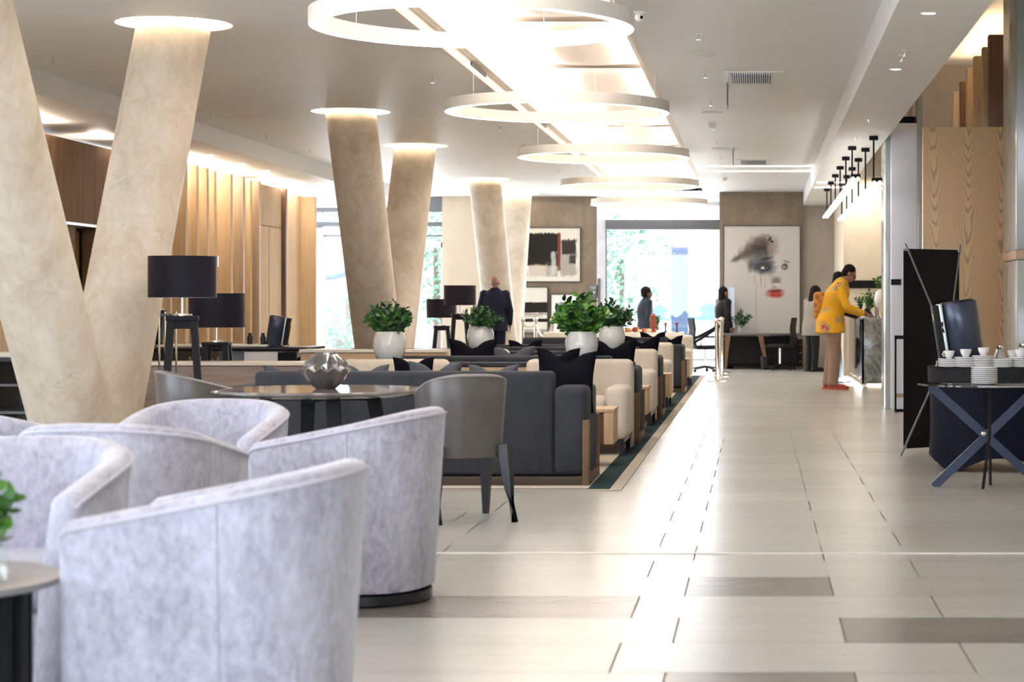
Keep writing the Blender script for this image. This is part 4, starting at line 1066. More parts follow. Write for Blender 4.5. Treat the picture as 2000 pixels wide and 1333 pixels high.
e = emp('framed_stand', (1.515,22.5,0), label='white board in a black frame standing between the lilac pier and the banner', cat='stand')
put('frame', G().box(0,.02,0,.02,0,.84).box(.30,.32,0,.02,0,.84).box(0,.32,0,.02,.80,.84).box(0,.32,0,.02,0,.03), M['blackm'], e); put('board', G().box(.02,.30,.005,.015,.20,.80), M['lilac'], e); put('rail', G().box(.02,.30,.004,.016,.16,.20), M['bronze'], e)
put('foot', G().box(-.0,.03,-.1,.12,0,.012).box(.29,.32,-.1,.12,0,.012), M['blackm'], e)

# ---- far desk, office chairs, stanchions
e = emp('office_desk', (-.55,37.3,0), label='long dark desk with splayed brown legs below the portrait', cat='desk')
put('worktop', G().box(-.15,1.32,0,.42,.63,.66,.004), M['framegrey'], e)
put('modesty_panel', G().box(-.02,1.30,.36,.40,.10,.60), M['blackm'], e)
for (a, b) in (((.02,.02,.63),(-.02,.0,0)),((.62,.02,.63),(.74,.0,0)),((.02,.38,.63),(-.02,.40,0)),((.62,.38,.63),(.74,.40,0))):
    put('leg', G().bar(a,b,.10,.05,0,.035,.035), M['woodS'], e)
e = emp('drawer_cabinet', (.42,37.75,0), label='low black drawer cabinet with small knobs beneath the portrait', cat='cabinet')
put('body', G().box(-1.05,.42,0,.5,.04,.545,.004), M['blackm'], e)
put('top', G().box(-1.06,.43,-.01,.5,.545,.565), M['greytop'], e)
for (x0, x1) in ((-1.03,-.68),(-.66,-.31),(-.29,.04)):
    d = put('drawer', G().box(x0,x1,-.012,0,.07,.53,.002), M['blackm'], e); put('knob', G().ball(((x0+x1)/2,-.025,.33), .012), M['steel'], d)
for k in range(3):
    d = put('drawer', G().box(.06,.41,-.012,0,.07+.155*k,.215+.155*k,.002), M['blackm'], e); put('knob', G().ball((.38,-.025,.14+.155*k), .012), M['steel'], d)
o = put('waste_bin', G().lathe([(.08,0),(.10,.24),(.098,.24),(.07,.02)], 28), M['black'], loc=(.16,37.35,0)); tag(o, 'round black waste bin under the long desk', 'bin')
def office_chair(loc, rz, label):
    e = emp('office_chair', loc, rz, label, 'office chair', 'black mesh office chairs')
    g = G(); pts = [(0,-.20,.45),(0,-.24,.60),(0,-.22,.75),(0,-.25,.95)]
    for k in range(3):
        a, b = Vector(pts[k]), Vector(pts[k+1]); g.add([a+Vector((-.21,0,0)),a+Vector((.21,0,0)),b+Vector((.20,0,0)),b+Vector((-.20,0,0)),a+Vector((-.21,-.03,0)),a+Vector((.21,-.03,0)),b+Vector((.20,-.03,0)),b+Vector((-.20,-.03,0))], [(0,1,2,3),(7,6,5,4),(0,4,5,1),(1,5,6,2),(2,6,7,3),(3,7,4,0)])
    put('backrest', g, M['blackm'], e, angle=30); put('seat', G().box(-.23,.23,-.22,.24,.40,.47,.03), M['blackm'], e)
    put('column', G().tube([(0,0,.08),(0,0,.41)], .02, 12), M['steel'], e)
    for s_ in (-1,1): put('armrest', G().tube([(s_*.24,-.15,.43),(s_*.26,-.12,.62),(s_*.26,.12,.62)], .015, 8), M['blackm'], e)
    for k in range(5):
        a = 2*PI*k/5+.3; l_ = put('base_leg', G().bar((0,0,.10),(.27*math.cos(a),.27*math.sin(a),.055),.035,.03,0,.022,.02), M['blackm'], e)
        put('castor', G().ball((.28*math.cos(a),.28*math.sin(a),.028), .028), M['blackm'], l_)
    return e
office_chair((.42,37.05,0), math.radians(78), 'black office chair drawn up to the long desk below the portrait')
office_chair((-.90,36.0,0), math.radians(-75), 'black office chair in the bright doorway light left of the brass posts')
vase_plant((-.29,37.6,.66), 'dark leafy sprays in a clear vase on the long desk in front of the portrait', .17, .06, .18, .32, 16, 41, ['leafd','leafd','leaf'], .06)
e = emp('glass_screen', (-.52,37.95,0), label='leaning ribbed glass panel between the doorway and the portrait', cat='glass panel')
put('panel', G().box(0,.10,0,.012,.67,1.50), m_glass('ribbed_glass', (.72,.80,.95), .3, .3), e); put('frame', G().box(-.008,0,0,.02,.0,1.50).box(.10,.108,0,.02,0,1.50), M['alu'], e)
stq = None
for (x, y, lab) in ((-.62,31.6,'nearest brass rope post by the far end of the rug'),(-.59,33.6,'brass rope post in the middle of the three overlapping ones'),(-.60,35.3,'rear brass rope post of the three overlapping ones'),
                    (-3.98,34.8,'leftmost silver rope post in front of the abstract pictures'),(-3.78,35.0,'silver rope post, second from the left before the pictures'),(-3.38,33.9,'silver rope post, right one before the pictures')):
    if stq is None:
        e = stq = emp('rope_post', (x,y,0), label=lab, cat='rope post', group='polished rope posts')
        put('base', G().lathe([(.165,0),(.165,.012),(.14,.02),(.03,.03)], 36), M['brass'], e); put('pole', G().tube([(0,0,.02),(0,0,.87)], .026, 16), M['brass'], e)
        put('finial', G().ball((0,0,.93), .042).lathe([(.036,.86),(.036,.895)], 20), M['brass'], e)
    else: dup(stq, (x,y,0), label=lab)
def rope(a, b, sag, label, m='linen'):
    a = Vector(a); b = Vector(b); o = put('barrier_rope', G().tube([a.lerp(b, k/14)-Vector((0,0,sag*(1-(2*k/14-1)**2))) for k in range(15)], .022, 8), M[m]); tag(o, label, 'rope', 'barrier ropes')
rope((-3.78,35.0,.85),(-3.38,33.9,.85), .20, 'pale barrier rope sagging in front of the abstract pictures')
rope((-3.98,34.8,.85),(-3.78,35.0,.85), .04, 'short barrier rope between the two left silver posts')
rope((-.62,31.6,.84),(-1.55,32.2,.47), .05, 'dark barrier rope running left from the nearest brass post', 'clothd')
rope((-.60,33.6,.84),(-1.5,33.5,.36), .05, 'dark barrier rope running left from the middle brass post', 'clothd')
# far buffet tables with linen and things
e = emp('buffet_table', (-1.80,32.6,0), label='long buffet table with white linen at the far end of the lounge', cat='table', group=None)
put('linen_cloth', G().box(-1.6,.62,0,.7,.66,.74,.006), M['linen'], e); put('skirt', G().box(-1.55,.60,.03,.67,0,.66,.006), M['black'], e)
R_ = random.Random(9)
for i in range(16):
    x = -2.75+i*.05*1.0; 
    m_, nm, lb, ct_ = (('fruit','fruit','orange fruit heaped on the far linen-covered buffet','fruit'),('petal','flower','cream flower head lying on the far linen-covered buffet','flower'),('red','fruit','dark red fruit on the far linen-covered buffet','fruit'))[i % 3]
    r_ = R_.uniform(.03,.05); o = put(nm, G().ball((0,0,r_), (r_,r_,r_), 10, 7) if m_ != 'petal' else G().ball((0,0,r_*.8), (r_*1.4,r_,r_*.8), 10, 7), M[m_], loc=(-2.32+.045*i+R_.uniform(-.01,.01), 32.72+R_.uniform(0,.12), .74+R_.choice((0,0,.05))*0)); tag(o, lb, ct_, lb.split(' ')[0]+' pieces on the far buffet')
for i in range(3):
    o = put('fruit_tower', G().lathe([(.05,0),(.045,.06),(.055,.12),(.04,.2),(.05,.26),(.02,.3)], 14), M['red'], loc=(-1.66,32.8+.1*i,.74)); tag(o, 'brown-red stacked column of fruit beside the small green plant on the far buffet', 'fruit tower', 'fruit towers'); break
vase_plant((-1.62,33.0,.74), 'small bright vase of leaves among the fruit on the far buffet', .14, .05, .11, .2, 10, 51, ['leafl','leaf'], .06)
for (x, lab) in ((-1.46,'left small dark candlestick on the far buffet'),(-1.28,'right small candlestick with a red top on the far buffet')):
    e = emp('candlestick', (x,32.8,.74), label=lab, cat='candlestick', group='candlesticks on the far buffet')
    put('stick', G().lathe([(.035,0),(.012,.02),(.009,.08),(.02,.10)], 14), M['legb'], e); put('cup', G().lathe([(.012,.10),(.03,.15),(.026,.15)], 14), M['red'], e)
# small cloths behind the sofas left
e = emp('covered_bench', (-4.55,22.9,0), label='low table under a black cloth behind the pair of middle columns', cat='table')
put('black_cloth', G().box(-.35,1.2,0,.6,.0,.68,.02), M['cloth'], e); 

# ---- left buffet counter with food warmers
e = emp('buffet_counter', (-6.35,21.6,0), label='black-glass buffet counter with gold script on the left below the timber wall', cat='counter')
put('body', G().box(-.55,1.5,.0,.8,.0,.70,.01), M['blackglass'], e)
put('top', G().box(-.58,1.62,-.05,.85,.70,.73,.01), M['black'], e)
put('side_panel', G().box(.95,1.30,-.02,.0,.1,.68), M['framew'], e)
put('side_panel', G().box(-.45,-.15,-.02,.0,.1,.68), M['framew'], e)
# abstract gold squiggle
put('gold_script', G().tube([(.36+.34*k/40, -.01, .56+.05*math.sin(k*.9)+.03*math.cos(k*.37)) for k in range(41)], .0035, 5), m_plain('gold_paint', (.75,.60,.30), .3, .5), e)
put('napkin_cloth', G().box(.02,1.15,.08,.6,.73,.755,.008), M['linen'], e)
s1 = server((-5.16,21.9,.73), PI, 'dark roll-top food warmer at the right end of the left buffet counter', .70)
s2 = server((-6.55,21.9,.73), PI, 'dark roll-top food warmer by the left end, just right of the big column', .9)
for (x, lab) in ((-5.42,'small black flask beside the linen on the left buffet'),(-5.28,'small steel and black creamer near the food warmer on the left buffet')):
    o = put('flask', G().lathe([(.028,0),(.03,.07),(.018,.10),(.02,.12)], 16), M['black'], loc=(x,21.9,.755)); tag(o, lab, 'flask')
# shelving unit at far left and chrome rack
e = emp('shelf_unit', (-6.3,16.4,0), label='black open shelf unit with white cloth top at the far left edge', cat='shelf')
put('side', G().box(-.4,-.37,0,.45,.05,.72), M['black'], e); put('side', G().box(.72,.75,0,.45,.05,.72), M['black'], e); put('back', G().box(-.4,.75,.43,.45,.05,.72), M['blackglass'], e)
for zz in (.06,.30,.52): put('shelf', G().box(-.38,.73,0,.44,zz,zz+.02), M['framegrey'], e)
put('top', G().box(-.42,.77,-.02,.47,.72,.75), M['black'], e); put('cloth', G().box(-.4,.74,.0,.44,.75,.79,.01), M['linen'], e)
put('plinth', G().box(-.4,.75,.02,.45,0,.05), M['woodS'], e)
e = emp('chrome_rack', (-4.93,16.9,0), label='tall narrow chrome rail rack standing behind the big leaning column', cat='rack')
for x in (0,.05,.14): put('rail', G().tube([(x,0,0),(x,0,1.12)], .009, 8), M['steel'], e)
put('shelf', G().box(-.01,.15,-.1,.1,1.08,1.10).box(-.01,.15,-.1,.1,.3,.32), M['black'], e)
o = put('menu_holder', G().box(-.17,.17,-.02,.02,0,.14), M['alu'], loc=(-7.10,27.95-1.6,1.67)); tag(o, 'small silver box fixed to the fins above the nearest black lamp', 'wall box')

# ---- pictures
def paint_mat(name, base, blobs, rough=.3):
    t = NT(name); tc = t.new('ShaderNodeTexCoord'); col = base
    for (cx, cz, rx, rz, rot, c, al, soft, nz, ns) in blobs:
        mp = t.new('ShaderNodeMapping'); mp.vector_type = 'TEXTURE'; t.lk(tc.outputs['Object'], mp.inputs[0])
        mp.inputs['Location'].default_value = (cx, 0, cz); mp.inputs['Rotation'].default_value = (0, rot, 0); mp.inputs['Scale'].default_value = (rx, 1000, rz)
        ln = t.new('ShaderNodeVectorMath', operation='LENGTH'); t.lk(mp.outputs[0], ln.inputs[0])
        d = ln.outputs['Value']
        if nz: d = t.math('ADD', d, t.math('MULTIPLY', t.math('SUBTRACT', t.noise(tc.outputs['Object'], ns, 5, .65), .5), nz))
        k = t.math('MULTIPLY', t.math('DIVIDE', t.math('SUBTRACT', 1+soft, d), 2*soft, clamp=True), al)
        col = t.mix(k, col, c)
    t.set(col, rough, Specular_IOR_Level=.25); return t.mat
def picture(name, cx, cz, y, w_, h_, art, label, border=.012, group=None):
    e = emp(name, (cx, y, cz), label=label, cat='picture', group=group)
    b = border
    put('frame', G().box(-w_/2-b,w_/2+b,-.03,0,h_/2,h_/2+b).box(-w_/2-b,w_/2+b,-.03,0,-h_/2-b,-h_/2).box(-w_/2-b,-w_/2,-.03,0,-h_/2,h_/2).box(w_/2,w_/2+b,-.03,0,-h_/2,h_/2), M['pframe'], e)
    put('print', G().box(-w_/2,w_/2,-.018,-.004,-h_/2,h_/2), art, e, smooth=False); return e
# portrait; px -> local metres
Yp = 38.36
def B(px, py, rx, ry, rot, c, al, soft, nz=0, ns=8):
    s_ = Yp/4000; return ((px-1488)*s_, (546.5-py)*s_, rx*s_, ry*s_, rot, c, al, soft, nz, ns)
DK = (.018,.014,.012); BR = (.10,.065,.045); SL = (.03,.034,.05); WH = (.7,.68,.64)
bl = [B(1452,499,22,7,-.45,BR,.75,.5,1.2,9), B(1470,490,26,14,-.35,BR,.8,.45,1.3,9), B(1485,478,24,18,-.1,BR,.85,.4,1.2,9), B(1490,490,21,15,-.2,DK,.75,.6,1.3,9), B(1511,480,9,16,.2,(.35,.26,.2),.7,.5,1.4,12),
      B(1437,506,9,4,-.5,DK,.6,.5,1.0,14), B(1486,512,24,20,.1,(.10,.095,.10),.85,.35,1.0,10), B(1492,522,22,13,0,SL,.85,.35,.8,10), B(1466,520,5,12,.2,DK,.6,.5,.9,14),
      B(1497,505,12,2.6,-.15,DK,.8,.5,.3,20), B(1494,524,9.5,5,-.05,(.012,.012,.015),.9,.3,.3,20), B(1492,523.5,6,2.7,-.05,WH,.95,.2), B(1495,523,2.3,2.8,0,(.01,.01,.01),1,.2),
      B(1533,521,6.5,6.5,.2,(.03,.025,.025),.9,.35,.5,20), B(1533,521.5,3.6,2,0,WH,.9,.2), B(1534,521,1.6,2,0,(.01,.01,.01),1,.2), B(1536,511,7,1.6,.35,BR,.7,.5,.4,20),
      B(1506,535,5,10,.2,(.2,.17,.15),.35,.6,.6,12), B(1516,549,9,8,0,(.10,.07,.05),.75,.45,.5,12), B(1517,556,7,3,0,(.75,.7,.66),.8,.4), B(1512,561,4,2,0,DK,.5,.5),
      B(1514,572,16,8,-.05,(.35,.05,.03),.85,.4,.6,14), B(1514,569,14,3,-.05,(.16,.012,.008),.9,.4,.4,14), B(1516,577,13,5,0,(.42,.025,.012),.9,.35,.3,14), B(1500,576,5,5,.5,(.6,.15,.12),.5,.5,.6,12),
      B(1477,590,.9,52,0,(.35,.25,.2),.65,.5,.2,10), B(1486,547,1.2,15,0,(.2,.14,.11),.6,.5,.2,10), B(1494,548,.9,16,0,(.3,.2,.16),.5,.5,.2,10), B(1473,540,1,16,0,(.3,.22,.18),.5,.5,.2,10),
      B(1504,467,2.6,4.5,.2,(.01,.01,.01),.95,.3,.3,20), B(1508,472,3,2.5,0,(.01,.01,.01),.95,.3,.3,20), B(1500,461,1.2,1.6,0,(.01,.01,.01),.9,.3)]
picture('portrait', (1488-1478)*Yp/4000, EYE+(597-546.5)*Yp/4000, 38.39, 148*Yp/4000, 209*Yp/4000, paint_mat('portrait_print', (.60,.585,.56), bl), 'huge framed watercolour portrait of a face with red lips on the far wall', .014)
# abstract pictures
def art(name, px0, py0, px1, py1, y, rects, label, mount=(.72,.68,.60)):
    s_ = y/4000; cx = (px0+px1)/2; cy = (py0+py1)/2
    t = NT(name+'_print'); sp_ = t.new('ShaderNodeSeparateXYZ'); t.lk(t.coord(), sp_.inputs[0]); X, Z = sp_.outputs[0], sp_.outputs[2]
    col = mount
    for (a, b, c_, d, cc, al, jag, st) in rects:
        jag = jag*3.5
        x0, x1 = (a-cx)*s_, (c_-cx)*s_; z1, z0 = (cy-b)*s_, (cy-d)*s_
        n = t.noise(t.coord(st), 1, 5, .7); nz = t.math('MULTIPLY', t.math('SUBTRACT', n, .5), jag)
        def ss(v, e_, sg): return t.math('MULTIPLY_ADD', t.math('ADD', v, nz), sg*90, -sg*90*e_, clamp=True)
        k = t.math('MULTIPLY', t.math('MULTIPLY', ss(X, x0, 1), ss(X, x1, -1)), t.math('MULTIPLY', ss(Z, z0, 1), ss(Z, z1, -1)))
        col = t.mix(t.math('MULTIPLY', k, al), col, cc)
    t.set(col, .3, Specular_IOR_Level=.2)
    return picture('framed_abstract', (cx-1478)*s_, EYE+(597-cy)*s_, y, (px1-px0)*s_, (py1-py0)*s_, t.mat, label, .014)
V_ = (60,1,4); H_ = (3,1,70)
art('abstract_a', 1008, 446, 1133, 550, 39.97, [(1012,455,1134-20,540,(.60,.52,.42),.0,.0,V_),(1010,455,1094,520,(.012,.010,.009),1,.05,V_),(1094,468,1126,540,(.10,.06,.045),.55,.10,V_),(1096,468,1126,498,(.015,.012,.01),.95,.06,V_),(1112,498,1126,516,(.015,.012,.01),.9,.05,V_),
     (1088,455,1096,530,(.16,.03,.02),.9,.03,V_),(1066,510,1090,541,(.09,.05,.035),.5,.05,V_),(1076,492,1086,538,(.55,.58,.55),.7,.06,V_),(1012,512,1030,541,(.015,.012,.01),.95,.05,V_),(1032,517,1070,541,(.45,.36,.28),.6,.06,V_)], 'wide framed abstract in black, white and brown blocks, upper left of the far wall')
art('abstract_b', 1000, 562, 1069, 650, 39.97, [(998,590,1071,612,(.014,.012,.01),1,.03,H_),(998,612,1071,616,(.18,.09,.06),.7,.03,H_),(1005,616,1060,620,(.12,.07,.05),.6,.05,H_),(998,622,1071,630,(.014,.012,.01),1,.015,H_),(998,643,1071,651,(.10,.06,.04),.6,.05,H_)], 'smaller framed abstract with dark horizontal bands, below the wide one')
art('abstract_c', 1077, 576, 1128, 652, 39.97, [(1090,590,1128,640,(.02,.018,.016),.9,.12,V_)], 'framed picture mostly hidden by the brightest plant', (.80,.79,.76))
sg = emp('wall_sign', (-3.19,39.97,1.445), label='small black notice with white lettering and round emblem beside the entrance', cat='sign')
put('board', G().box(-.09,.09,-.02,0,-.13,.13,.003), M['framegrey'], sg)
def text(body, size, loc, m, parent, name='lettering'):
    c = bpy.data.curves.new(name, 'FONT'); c.body = body; c.size = size; c.align_x = 'CENTER'; c.extrude = .001; c.materials.append(M[m])
    o = bpy.data.objects.new(name, c); o.location = loc; o.rotation_euler = (PI/2,0,0); COL.objects.link(o); bpy.context.view_layer.update(); me = bpy.data.meshes.new_from_object(o); bpy.data.objects.remove(o)
    q = bpy.data.objects.new(name, me); q.location = loc; q.rotation_euler = (PI/2,0,0); q.parent = parent; COL.objects.link(q); return q
text('SMOKING', .028, (0,-.022,.075), 'white', sg); text('AREA', .03, (0,-.022,.045), 'white', sg)
put('emblem', G().lathe([(.024,-.002),(.024,.0)], 24, mat=Matrix.Translation((.005,-.021,-.02)) @ Matrix.Rotation(PI/2,4,'X')), M['white'], sg)
# ================================================================== PEOPLE
def V3(*a): return Vector(a)
def head(g, c, f, R=.098, jaw=True):
    """skin head: c centre, f = facing dir"""
    f = Vector(f).normalized(); s_ = Vector((0,0,1)).cross(f).normalized(); u = f.cross(s_)
    mt = Matrix.Translation(c) @ Matrix((s_, f, u)).transposed().to_4x4()
    def b(p, r): 
        h = G(); h.ball(p, r, 16, 12); g.add(h.v, h.f, 0, mt)
    b((0,-.012,.025), (.076,.093,.092)); b((0,.022,-.035), (.058,.068,.075)); b((0,.045,-.085), (.032,.034,.026))
    b((0,.093,-.02), (.013,.02,.026)); b((0,.100,-.032), (.017,.014,.011)); b((0,.078,.016), (.052,.016,.012))
    b((0,.083,-.062), (.026,.015,.007)); b((0,.081,-.073), (.024,.015,.007))
    for k in (-1,1): b((k*.078,-.005,-.005), (.010,.020,.032)); b((k*.040,.060,-.025), (.022,.022,.02))
    return mt
def hand(g, w_, d, side, up=(0,0,1), curl=.35, L=.18):
    """palm + 5 fingers. w_ wrist, d direction of the fingers, up = back-of-hand normal"""
    d = Vector(d).normalized(); upv = Vector(up); s_ = d.cross(upv).normalized()*side; n_ = s_.cross(d).normalized()*side
    w_ = Vector(w_)
    g.caps(w_, w_+d*.045, .024, .026, 10)
    for k in range(4):
        off = s_*(-.030+.020*k); base = w_+d*.03+off*.8; kn = w_+d*.088+off; ln = (.060,.072,.068,.052)[k]*L/.18
        g.caps(base, kn, .013, .0105, 8); a = kn
        for j in range(3):
            ang = curl*(j+.6); dd = (d*math.cos(ang)-n_*math.sin(ang)).normalized(); b = a+dd*ln*(.45,.32,.23)[j]; g.caps(a, b, .0098-.001*j, .0088-.001*j, 8); a = b
    t0 = w_+d*.02-s_*.022; t1 = t0+(d*.6-s_*.75-n_*.2).normalized()*.042; t2 = t1+(d*.9-s_*.3-n_*.35).normalized()*.032
    g.caps(t0, t1, .015, .011, 8); g.caps(t1, t2, .011, .009, 8)
def torso(g, hip, chest, neck, sw, ex=0, hemz=None, d=.0):
    """lofted trunk through slanted centres"""
    pass
def body_of(name, label, loc, rz, P, outfit, scale=1.0):
    """P: joint dict in local coords (facing +y). outfit: dict of colours"""
    e = emp(name, loc, rz, label, 'person')
    J = {k: Vector(v) for k, v in P.items() if isinstance(v, (tuple, Vector))}
    sk = G()
    fdir = J.get('face', V3(0,1,0))
    mt = head(sk, J['head'], fdir)
    sk.caps(J['neck'], J['head']+V3(0,0,-.04)-Vector(fdir)*.015, .056, .050)
    lean = (J['neck']-J['pelvis'])
    def trunk(g, ex, z0=-.06, hem=1.0):
        n = 17
        WW_ = (.165,.160,.150,.148,.158,.175,.182,.165,.075); DD_ = (.115,.115,.112,.112,.118,.122,.118,.095,.062)
        for k in range(n):
            u = k/(n-1); c = J['pelvis']+lean*u*.96+V3(0,0,z0*(1-u)); bow = -.03*math.sin(PI*u)
            i0 = int(u*7.999); fr = u*8-i0; w_ = (WW_[i0]*(1-fr)+WW_[i0+1]*fr)*P.get('wid',1); dd = (DD_[i0]*(1-fr)+DD_[i0+1]*fr)*P.get('dep',1)
            g.ball(c+V3(0,bow,0), (w_+ex, dd+ex, .075+ex), 18, 8)
    trunk(sk, -.012)
    for s_, n_ in ((-1,'L'),(1,'R')):
        sh, el, wr = J['sh'+n_], J['el'+n_], J['wr'+n_]; sk.caps(sh, el, .044, .036); sk.caps(el, wr, .036, .024)
        hand(sk, wr, J.get('hd'+n_, wr-el), s_, J.get('up'+n_, V3(s_,0,0)) , P.get('curl', .3))
        hp, kn, an = J['hip'+n_], J['kn'+n_], J['an'+n_]; sk.caps(hp, kn, .078, .05); sk.caps(kn, kn.lerp(an,.35), .05, .052); sk.caps(kn.lerp(an,.35), an, .052, .033)
        sk.caps(an, an+V3(0,.12,-.05), .034, .028)
    def fin_(nm, g, m, vox=.012, sm=4):
        o = put(nm, g, M[m] if isinstance(m, str) else m, e, fix=False); r = mod(o, 'REMESH', mode='VOXEL', voxel_size=vox); r.use_smooth_shade = True
        mod(o, 'SMOOTH', factor=.5, iterations=sm); return o
    fin_('body', sk, outfit['skin'], .0065, 2)
    # trousers
    tr = G(); lw = outfit.get('leg', 1.0)
    tr.ball(J['pelvis']+V3(0,0,.02), (.172,.125,.10), 18, 10)
    for n_ in 'LR':
        hp, kn, an = J['hip'+n_], J['kn'+n_], J['an'+n_]
        tr.caps(hp, kn, .098*lw, .070*lw); tr.caps(kn, kn.lerp(an,.4), .070*lw, .066*lw); tr.tube([kn.lerp(an,.3), an+V3(0,-.005,-.02)], [.068*lw,.060*lw], 16)
    fin_('trousers', tr, outfit['trousers'], .011)
    # top
    tp = G(); trunk(tp, .014); hem = outfit.get('hem', .0)
    if hem:
        pc = J['pelvis']; tp.loft([(pc.x,pc.y-.01,pc.z-hem,.222*outfit.get('hw',1),.165*outfit.get('hd',1)),(pc.x,pc.y-.01,pc.z+.02,.212*outfit.get('hw',1),.160*outfit.get('hd',1)),(pc.x,pc.y,pc.z+.18,.18,.14)], 24)
    for n_ in 'LR':
        sh, el, wr = J['sh'+n_], J['el'+n_], J['wr'+n_]; k = outfit.get('sleeve', .93)
        tp.caps(sh, el, .068, .055); tp.caps(el, el.lerp(wr, k), .055, .042); tp.ball(sh, .075)
    tp.caps(J['neck']-lean.normalized()*.04, J['neck']+V3(0,0,.005), .085, .068)
    fin_(outfit.get('topname','jacket'), tp, outfit['top'], .011)
    # shoes
    for n_ in 'LR':
        an = J['an'+n_]; sh = G(); dx = V3(0,1,0)
        h = an.z
        sh.caps(an+V3(0,-.03,.0), an+V3(0,-.02,-h+.045), .042, .045); sh.caps(V3(an.x,an.y-.03,an.z-h+.045), V3(an.x,an.y+.14,an.z-h+.04), .045, .040); sh.ball((an.x,an.y+.16,an.z-h+.032), (.045,.065,.030))
        o = fin_('shoe', sh, outfit['shoe'], .008, 2)
        put('sole', G().loft([(an.x,an.y+.06,an.z-h,.046,.155),(an.x,an.y+.06,an.z-h+.022,.048,.158)], 24), M[outfit.get('sole','legb')], o)
    # hair
    if outfit.get('hair') != 'none':
        hr = G(); hs = outfit.get('hairsize', 1.0)
        h = G(); h.ball((0,-.025,.045), (.083*hs,.092*hs,.085*hs), 18, 12); h.ball((0,-.05,.0), (.078*hs,.065*hs,.075*hs), 16, 10)
        if outfit.get('hair') == 'long': h.ball((0,-.06,-.08), (.085,.055,.13), 16, 10)
        hr.add(h.v, h.f, 0, mt); fin_('hair', hr, 'hair', .008, 2)
    return e, J, mt
def std(h=1.75, **k):
    s_ = h/1.75
    P = dict(pelvis=(0,0,.93), neck=(0,.0,1.50), head=(0,.02,1.63), shL=(-.19,0,1.43), shR=(.19,0,1.43), elL=(-.24,-.02,1.15), elR=(.24,-.02,1.15), wrL=(-.25,.05,.90), wrR=(.25,.05,.90),
             hipL=(-.09,0,.90), hipR=(.09,0,.90), knL=(-.10,.01,.50), knR=(.10,.01,.50), anL=(-.11,-.02,.08), anR=(.11,-.02,.08), face=(0,1,0))
    P.update(k)
    return {a: (tuple(c*s_ for c in v) if isinstance(v, tuple) and a not in ('face','hdL','hdR','upL','upR') else v) for a, v in P.items()}
# man in yellow print shirt at the desk, facing +x (the desk)
P = std(1.80, neck=(0,.12,1.455), pelvis=(0,-.02,.93), head=(0,.225,1.565), face=(0,.82,-.5), shL=(-.19,.09,1.385), shR=(.19,.09,1.385),
        elL=(-.25,.16,1.10), wrL=(-.20,.40,1.02), elR=(.25,.18,1.12), wrR=(.20,.40,1.035), hdL=(0,1,-.1), hdR=(-.1,1,-.15), upL=(0,0,1), upR=(0,0,1), dep=1.4, wid=1.1, curl=.45,
        knL=(-.10,-.0,.50), knR=(.10,.02,.50), anL=(-.11,-.06,.08), anR=(.11,.0,.08))
e, J, mt = body_of('person', 'man in a bright yellow printed shirt, tan trousers and coral shoes at the reception desk', (1.055,28.45,0), -PI/2,
    P, dict(skin='skinl', trousers='tan', top='shirt', topname='shirt', shoe='coral', sole='sole', hem=.17, leg=1.28, hd=1.25, hw=1.16, sleeve=.95))
gl = G(); gl.tube([(.03+.028*math.cos(a*PI/8),.097,.012+.02*math.sin(a*PI/8)) for a in range(16)], .0025, 5, closed=True); gl.tube([(-.03+.028*math.cos(a*PI/8),.097,.012+.02*math.sin(a*PI/8)) for a in range(16)], .0025, 5, closed=True)
gl.tube([(.058,.095,.018),(.078,.01,.012)], .002, 5).tube([(-.058,.095,.018),(-.078,.01,.012)], .002, 5)
g = G(); g.add(gl.v, gl.f, 0, mt); put('glasses', g, M['black'], e)
# person in jeans beyond him
P = std(1.68, elR=(.22,.12,1.13), wrR=(.14,.36,1.04), hdR=(0,1,0), upR=(0,0,1), face=(0,.95,-.2), neck=(0,.05,1.50), head=(0,.10,1.62), knL=(-.10,.06,.5), anL=(-.11,.10,.08))
body_of('person', 'person in blue jeans mostly hidden behind the man in the yellow shirt', (1.16,31.0,0), -PI/2, P, dict(skin='skin', trousers='jeans', top='blackm', topname='top', shoe='whitecl', hair='long'))
# woman in grey blazer
P = std(1.50, neck=(0,.04,1.49), head=(0,.08,1.61), elR=(.25,.02,1.17), wrR=(.08,.20,1.10), elL=(-.25,.02,1.17), wrL=(-.08,.20,1.10), face=(-.2,.9,-.3))
e, J, mt = body_of('person', 'woman in a grey blazer and dark trousers standing behind the man in yellow', (.985,36.2,0), math.radians(-60), P, dict(skin='skin', trousers='blackm', top='greytop2', topname='blazer', shoe='black', hem=.16, hair='long', hairsize=1.15))
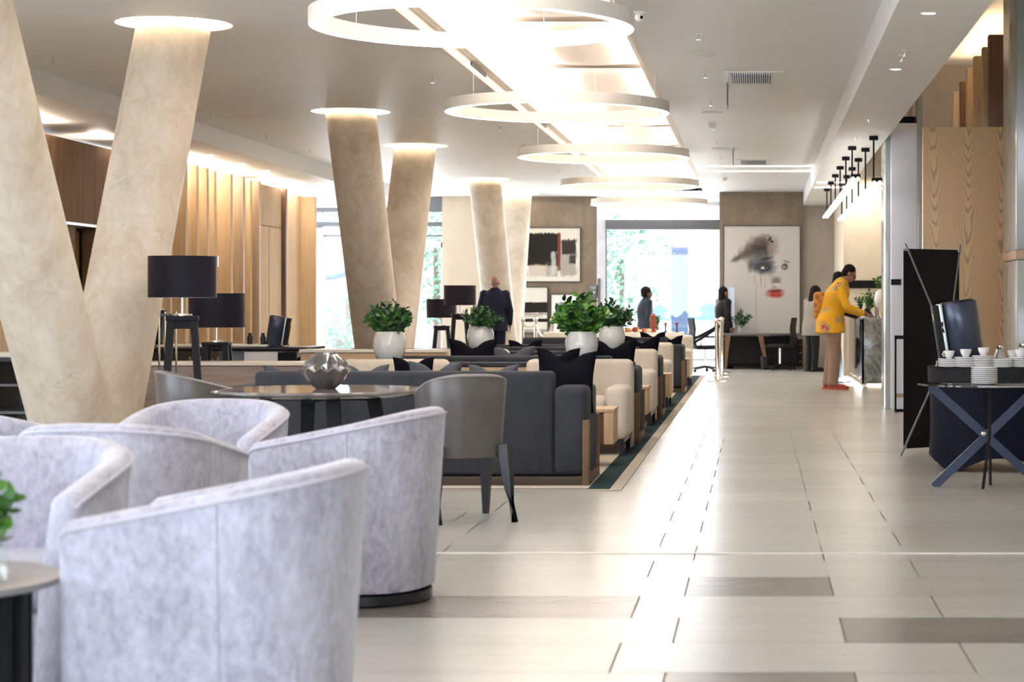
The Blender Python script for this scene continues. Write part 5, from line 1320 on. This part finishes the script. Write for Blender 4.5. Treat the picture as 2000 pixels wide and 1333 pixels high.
# backpack on the yellow man's back
g = G().box(-.15,.15,-.33,-.17,1.02,1.40,.05); o = put('backpack', g, m_plain('patchwork_backpack', (.45,.18,.03), .7, var=.6, sc=14), loc=(1.06,29.3,0), rot=(0,0,-PI/2)); 
put('shoulder_strap', G().tube([(-.13,-.19,1.05),(-.13,-.14,1.2),(-.12,-.15,1.36),(-.10,-.05,1.47)], .022, 8), m_plain('purple_strap', (.06,.03,.14), .7), o)
tag(o, 'orange and purple backpack behind the man in the yellow shirt', 'backpack')
o.location = (1.12,28.52,-.04); o.rotation_euler = (.0,0,-PI/2); o.scale = (.8,1,1)
# man in navy suit, seen from behind
P = std(1.66, face=(.25,1,0), elL=(-.27,-.02,1.14), elR=(.27,-.02,1.14), wrL=(-.25,.08,.90), wrR=(.26,.06,.90), wid=1.12)
body_of('person', 'bald man in a navy suit walking away, seen from behind by the far columns', (-4.36,34.1,0), math.radians(4), P, dict(skin='skinl', trousers='navy', top='navy', topname='suit_jacket', shoe='black', hem=.14, hair='none', leg=1.1))
# person outside the glass
P = std(1.50, face=(.95,.1,0), wid=1.0, dep=1.15, wrL=(-.20,.10,.95), wrR=(.18,.14,.95))
body_of('person', 'person in a dark blue top standing in profile against the bright entrance', (-2.10,38.9,0), math.radians(-70), P | {'face': (0,1,0)}, dict(skin='skin', trousers='blackm', top='blueshirt', topname='top', shoe='black', hem=.1, hairsize=1.12))
# blurred dark figure at the doorway edge
P = std(1.50, face=(0,1,0))
body_of('person', 'dark-clothed figure at the right edge of the entrance beside the long desk', (-.62,38.02,0), math.radians(-60), P, dict(skin='skinl', trousers='blackm', top='blackm', topname='coat', shoe='black', hem=.12, hair='long', leg=1.0))
# staff member in white behind the desk
P = std(1.52, face=(-.9,-.3,-.2), elR=(.22,.12,1.13), wrR=(.14,.30,1.06), elL=(-.22,.12,1.13), wrL=(-.14,.30,1.06), hdR=(0,1,0), hdL=(0,1,0), upR=(0,0,1), upL=(0,0,1))
body_of('person', 'staff member in white behind the reception desk holding something', (2.30,33.4,0), math.radians(95), P | {'face': (0,1,-.1)}, dict(skin='skin', trousers='blackm', top='whitecl', topname='blouse', shoe='black'))
